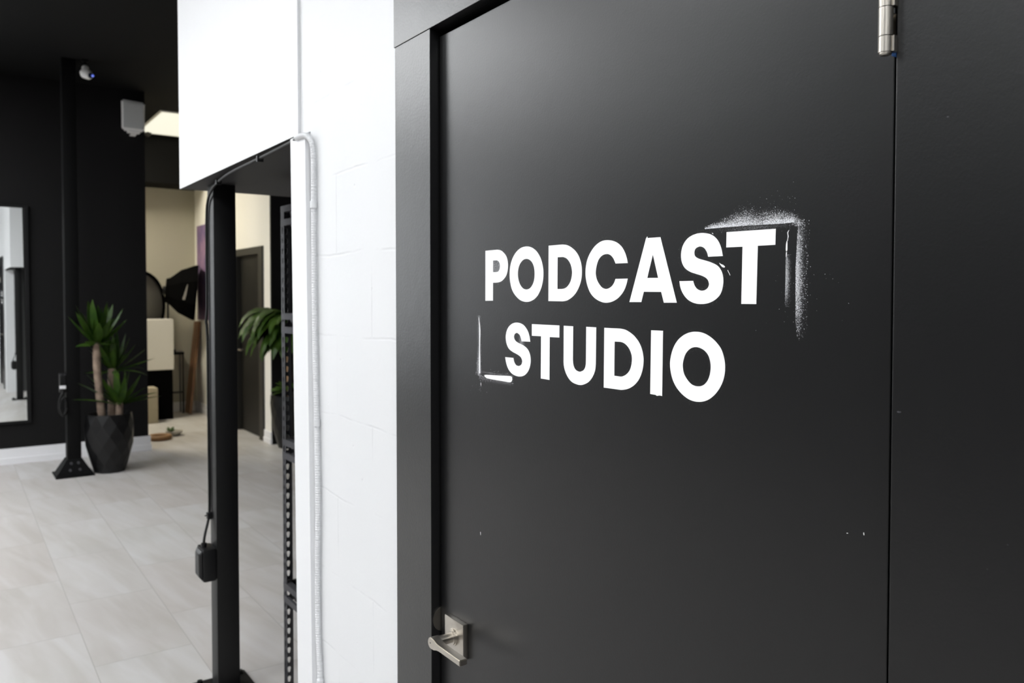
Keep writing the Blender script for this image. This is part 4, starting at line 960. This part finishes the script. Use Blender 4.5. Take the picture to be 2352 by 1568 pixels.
crown('leaf_crown', yu, (1.262, 7.98, 0.60), spec(8, 62, 86, .28, .36, .044, .052, 0, 8) + spec(8, 40, 60, .26, .33, .042, .050, 0, 25) + spec(4, 8, 28, .22, .28, .034, .044, 10, 40)
      + [(186, 40, .40, .042, 18), (182, 20, .38, .036, 25), (0, 26, .34, .038, 30), (6, 14, .36, .036, 18), (176, 52, .38, .046, 8), (320, 55, .34, .05, 0)], 'leaf')

dr = thing('potted_dracaena', 'broad drooping leafed dracaena in a tall black pot by the far white wall', 'plant', (2.93, 8.24, 0))
faceted_pot(2.935, 8.24, dr, [(0.125, 0.0), (0.150, 0.09), (0.172, 0.18), (0.188, 0.28), (0.198, 0.38), (0.203, 0.47), (0.200, 0.55)], 14)
cane(dr, [(2.92, 8.22, 0.48), (2.915, 8.21, 0.80), (2.905, 8.20, 1.10), (2.90, 8.20, 1.28)], 0.026, 'stem')
crown('leaf_crown', dr, (2.90, 8.20, 1.26), spec(7, 60, 85, .36, .50, .09, .11, 90, 150) + spec(9, 35, 60, .42, .56, .09, .115, 105, 145) + spec(7, -20, 15, .30, .42, .08, .10, 50, 70)
      + [(190, 62, .66, .11, 150), (205, 56, .64, .11, 145), (180, 50, .66, .105, 138), (215, 66, .60, .11, 152), (172, 66, .60, .11, 150), (230, 40, .48, .10, 125), (195, 34, .52, .10, 122), (165, 66, .56, .11, 150), (250, 45, .46, .11, 130), (222, 20, .46, .10, 105),
         (182, 20, .62, .11, 118), (188, 10, .58, .11, 104), (200, 0, .52, .11, 94), (212, 12, .55, .11, 104), (225, -5, .50, .11, 88), (240, -15, .46, .11, 76), (195, -12, .50, .11, 82), (170, 8, .52, .10, 100), (255, 15, .5, .11, 108), (270, 0, .46, .11, 94),
         (192, 56, .72, .11, 155), (186, 66, .68, .115, 160), (200, 30, .54, .11, 118), (176, 40, .60, .11, 130), (214, 52, .62, .115, 142), (228, 62, .60, .11, 152), (184, 12, .44, .10, 95),
         (198, 44, .58, .105, 132), (184, 24, .50, .10, 112), (208, 72, .66, .11, 160), (240, 10, .40, .10, 95), (260, -10, .40, .10, 78), (212, -5, .42, .10, 80), (178, 74, .70, .11, 162)], 'leaf2', 0.9, 8.43)
crown('leaf_crown', dr, (2.88, 8.14, 0.62), spec(9, 20, 60, .12, .20, .065, .085, 30, 80) + [(190, 15, .20, .08, 55), (170, 20, .18, .08, 60), (200, -5, .20, .08, 20)], 'leaf2')

# ---------------------------------------------------------------- photo gear in the rear room
cb_ = bx('display_plinth', 'black_fabric', None, 2.05, 2.368, 10.98, 11.26, 0, 0.638, bev=.003)
tag(cb_, 'black square plinth carrying the cream plinth in the rear room', 'plinth')
cw = bx('display_plinth', 'plinth_white', None, 2.045, 2.380, 10.97, 11.27, 0.639, 1.285, bev=.003)
tag(cw, 'cream square plinth stacked on the black plinth', 'plinth')
lb_ = bx('storage_box', 'box_beige', None, 1.86, 2.135, 10.72, 10.965, 0, 0.44, bev=.012, smooth=40)
tag(lb_, 'low beige box on the floor in front of the black plinth', 'box')

# softboxes: eight-sided funnels of fabric on stands
def funnel(c, axis, up, r0, r1, depth, sq=1.0):
    bm = nb(); c = Vector(c); axis = Vector(axis).normalized(); up = Vector(up); up = (up - axis * up.dot(axis)).normalized(); s = axis.cross(up)
    rings = []
    for t, r in ((0, r0), (.12, r0 * 1.1), (.45, r0 + (r1 - r0) * .62), (.9, r1), (1, r1 * 1.01)):
        rings.append([bm.verts.new(c + axis * depth * t + (up * math.cos(R(45 * k + 22.5)) + s * sq * math.sin(R(45 * k + 22.5))) * r) for k in range(8)])
    for a, b in zip(rings, rings[1:]):
        for k in range(8):
            bm.faces.new([a[k], a[(k + 1) % 8], b[(k + 1) % 8], b[k]])
    bm.faces.new(list(reversed(rings[0])))
    return bm, c, axis, up, s, rings
s1 = thing('softbox', 'black softbox seen from its side above the cream plinth', 'softbox', (2.32, 11.33, 0))
AX = (0.972, -0.21, -0.085)
bm, c, ax, up, s, rg = funnel((2.33, 11.17, 1.655), AX, (0, 0, 1), 0.165, 0.385, 0.375)
obj('fabric_shell', bm, 'black_fabric', s1)
bm = nb(); cc = c + ax * .370
vs = [bm.verts.new(cc + (up * math.cos(R(45 * k + 22.5)) + s * math.sin(R(45 * k + 22.5))) * .365) for k in range(8)]
bm.faces.new(vs); bmesh.ops.solidify(bm, geom=bm.faces[:], thickness=.004)
o = obj('diffuser', bm, 'diffuser_grey', s1); o['label'] = 'grey front diffuser'
bm = nb()
pm = c + ax * .235; outw = -s if s.y > 0 else s
rr_ = .314
for i in range(9):
    t = (i - 4) / 4
    q = pm + up * t * .085 + ax * (t * .02 + .01) + outw * rr_
    h_ = (.011 if i % 3 else .016)
    box(bm, q.x - .014, q.x + .014, q.y - .004, q.y + .003, q.z - h_, q.z + h_)
o = obj('side_mark', bm, 'mark_white', s1); o['label'] = 'pale illegible lettering along the side'
bm = nb(); cyl(bm, tuple(c - ax * .035), tuple(c + ax * .01), 0.055, seg=16); cyl(bm, (2.385, 11.30, 1.50), tuple(c + ax * .05), 0.02, seg=8); obj('lamp_head', bm, 'black_plastic', s1, 40)
bm = nb(); cyl(bm, (2.385, 11.33, 0.06), (2.385, 11.30, 1.52), 0.013, seg=10)
stn = obj('stand', bm, 'black_steel', s1, 40)
for k in range(3):
    a = R(80 + 120 * k)
    bm = nb(); cyl(bm, (2.385, 11.33, 0.34), (2.385 + .10 * math.cos(a), 11.35 + .05 * math.sin(a), 0.008), 0.008, seg=8); obj('leg', bm, 'black_steel', stn)

s2 = thing('softbox', 'round softbox with grey face partly hidden by the black wall edge', 'softbox', (1.95, 11.35, 0))
AX2 = (0.50, -0.86, -0.06)
bm, c, ax, up, s, rg = funnel((1.90, 11.53, 1.45), AX2, (0, 0, 1), 0.10, 0.47, 0.30, 0.80)
obj('fabric_shell', bm, 'black_fabric', s2)
bm = nb()
ring_o = [c + ax * .30 + (up * math.cos(R(10 * k)) + s * .80 * math.sin(R(10 * k))) * .455 for k in range(37)]
tube(bm, ring_o, 0.022, 8, caps=False); obj('rim', bm, 'black_fabric', s2, 60)
bm = nb(); vs = [bm.verts.new(p - ax * .004) for p in ring_o[:-1]]; bm.faces.new(vs); bmesh.ops.solidify(bm, geom=bm.faces[:], thickness=.003)
o = obj('diffuser', bm, 'diffuser_grey', s2); o['label'] = 'grey front diffuser'
bm = nb(); cyl(bm, (1.90, 11.55, 0.0), (1.90, 11.55, 1.40), 0.013, seg=10); obj('stand', bm, 'black_steel', s2, 40)

tb = thing('work_table', 'dark topped table with thin metal legs against the rear wall', 'table', (2.52, 11.53, 0))
bx('table_top', 'black_fabric', tb, 2.425, 2.615, 11.44, 11.63, 0.795, 0.828, bev=.003)
for x in (2.440, 2.60):
    for y in (11.455, 11.615):
        bm = nb(); cyl(bm, (x, y, 0), (x, y, 0.795), 0.011, seg=8); obj('leg', bm, 'grey_steel' if y > 11.5 else 'black_steel', tb)
bm = nb(); cyl(bm, (2.440, 11.455, 0.285), (2.60, 11.455, 0.285), 0.012, seg=8); obj('rail', bm, 'black_steel', tb)
bm = nb(); box(bm, 2.435, 2.51, 11.46, 11.56, 0.829, 0.862, bev=.006); box(bm, 2.44, 2.475, 11.47, 11.55, 0.862, 0.885, bev=.006)
tag(obj('camera_bag', bm, 'black_fabric', None, 40), 'small flat black case on the dark table', 'case')
bm = nb(); box(bm, 2.52, 2.605, 11.46, 11.58, 0.829, 0.842, bev=.002)
tag(obj('notebook', bm, 'diffuser_grey'), 'flat grey notebook on the dark table', 'notebook')

bm = nb()
hexa(bm, [(2.640, 11.30, 0.0), (2.672, 11.30, 0.0), (2.672, 11.56, 0.0), (2.640, 11.56, 0.0), (2.786, 11.36, 1.235), (2.817, 11.36, 1.235), (2.817, 11.60, 1.235), (2.786, 11.60, 1.235)])
tag(obj('wood_board', bm, 'board'), 'brown wooden board leaning upright against the off-white wall', 'board')

pt = thing('painting', 'purple abstract canvas hanging on the off-white wall behind the post', 'painting', (2.80, 10.9, 1.266))
bx('canvas', 'paint_purple', pt, 2.785, 2.815, 10.42, 11.408, 1.266, 2.524, bev=.003)
bx('stretcher_back', 'canvas_edge', pt, 2.8151, 2.82, 10.45, 11.38, 1.30, 2.49)

bm = nb()
pp = [(1.895 + .105 * math.cos(2 * math.pi * k / 28), 9.47 + .105 * math.sin(2 * math.pi * k / 28), .028) for k in range(29)]
tube(bm, pp, 0.028, 10, caps=False)
tag(obj('wooden_ring', bm, 'ring_brown', None, 70), 'brown wooden ring lying on the floor past the black wall', 'ring')
sx_ = thing('small_planter', 'tiny green plant in a shallow pale dish beside the wooden ring', 'plant', (2.09, 9.66, 0))
bm = nb(); lathe(bm, (2.09, 9.66, 0), [(0.05, 0), (0.085, 0.03), (0.095, 0.055), (0.08, 0.055), (0.07, 0.035)], 20); obj('dish', bm, 'pale', sx_, 40)
bm = nb()
for k in range(14):
    leaf(bm, (2.055, 9.66, .045), R(360 * k / 14), R(rnd.uniform(20, 75)), rnd.uniform(.05, .085), .026, R(30), n=4)
bmesh.ops.solidify(bm, geom=bm.faces[:], thickness=.001)
obj('foliage', bm, 'leaf2', sx_)

# ---------------------------------------------------------------- ceiling light panels
def panel(x, y, lx, ly, glow, label, group=None):
    t = thing('ceiling_light', label, 'ceiling light', (x, y, CEIL), group)
    bm = nb()
    w = .022
    box(bm, x - lx / 2 - w, x - lx / 2, y - ly / 2 - w, y + ly / 2 + w, CEIL - .014, CEIL - .0005); box(bm, x + lx / 2, x + lx / 2 + w, y - ly / 2 - w, y + ly / 2 + w, CEIL - .014, CEIL - .0005)
    box(bm, x - lx / 2, x + lx / 2, y - ly / 2 - w, y - ly / 2, CEIL - .014, CEIL - .0005); box(bm, x - lx / 2, x + lx / 2, y + ly / 2, y + ly / 2 + w, CEIL - .014, CEIL - .0005)
    obj('frame', bm, 'fixture', t)
    bm = nb(); box(bm, x - lx / 2, x + lx / 2, y - ly / 2, y + ly / 2, CEIL - .010, CEIL - .0006); obj('diffuser', bm, glow, t)
    return t
panel(REAR_PANEL[0], REAR_PANEL[1], .61, 1.37, 'glow_rear', 'glowing warm white ceiling panel in the rear room beyond the speaker')
panel(1.0, 10.45, .61, 1.37, 'glow_hidden', 'added warm white panel lighting the rear room, hidden by the black wall')
for x, y, lx, ly in FRONT_PANELS:
    panel(x, y, lx, ly, 'glow_front', 'flat neutral white panel added over the front room, outside the picture', 'panels added over the front room')
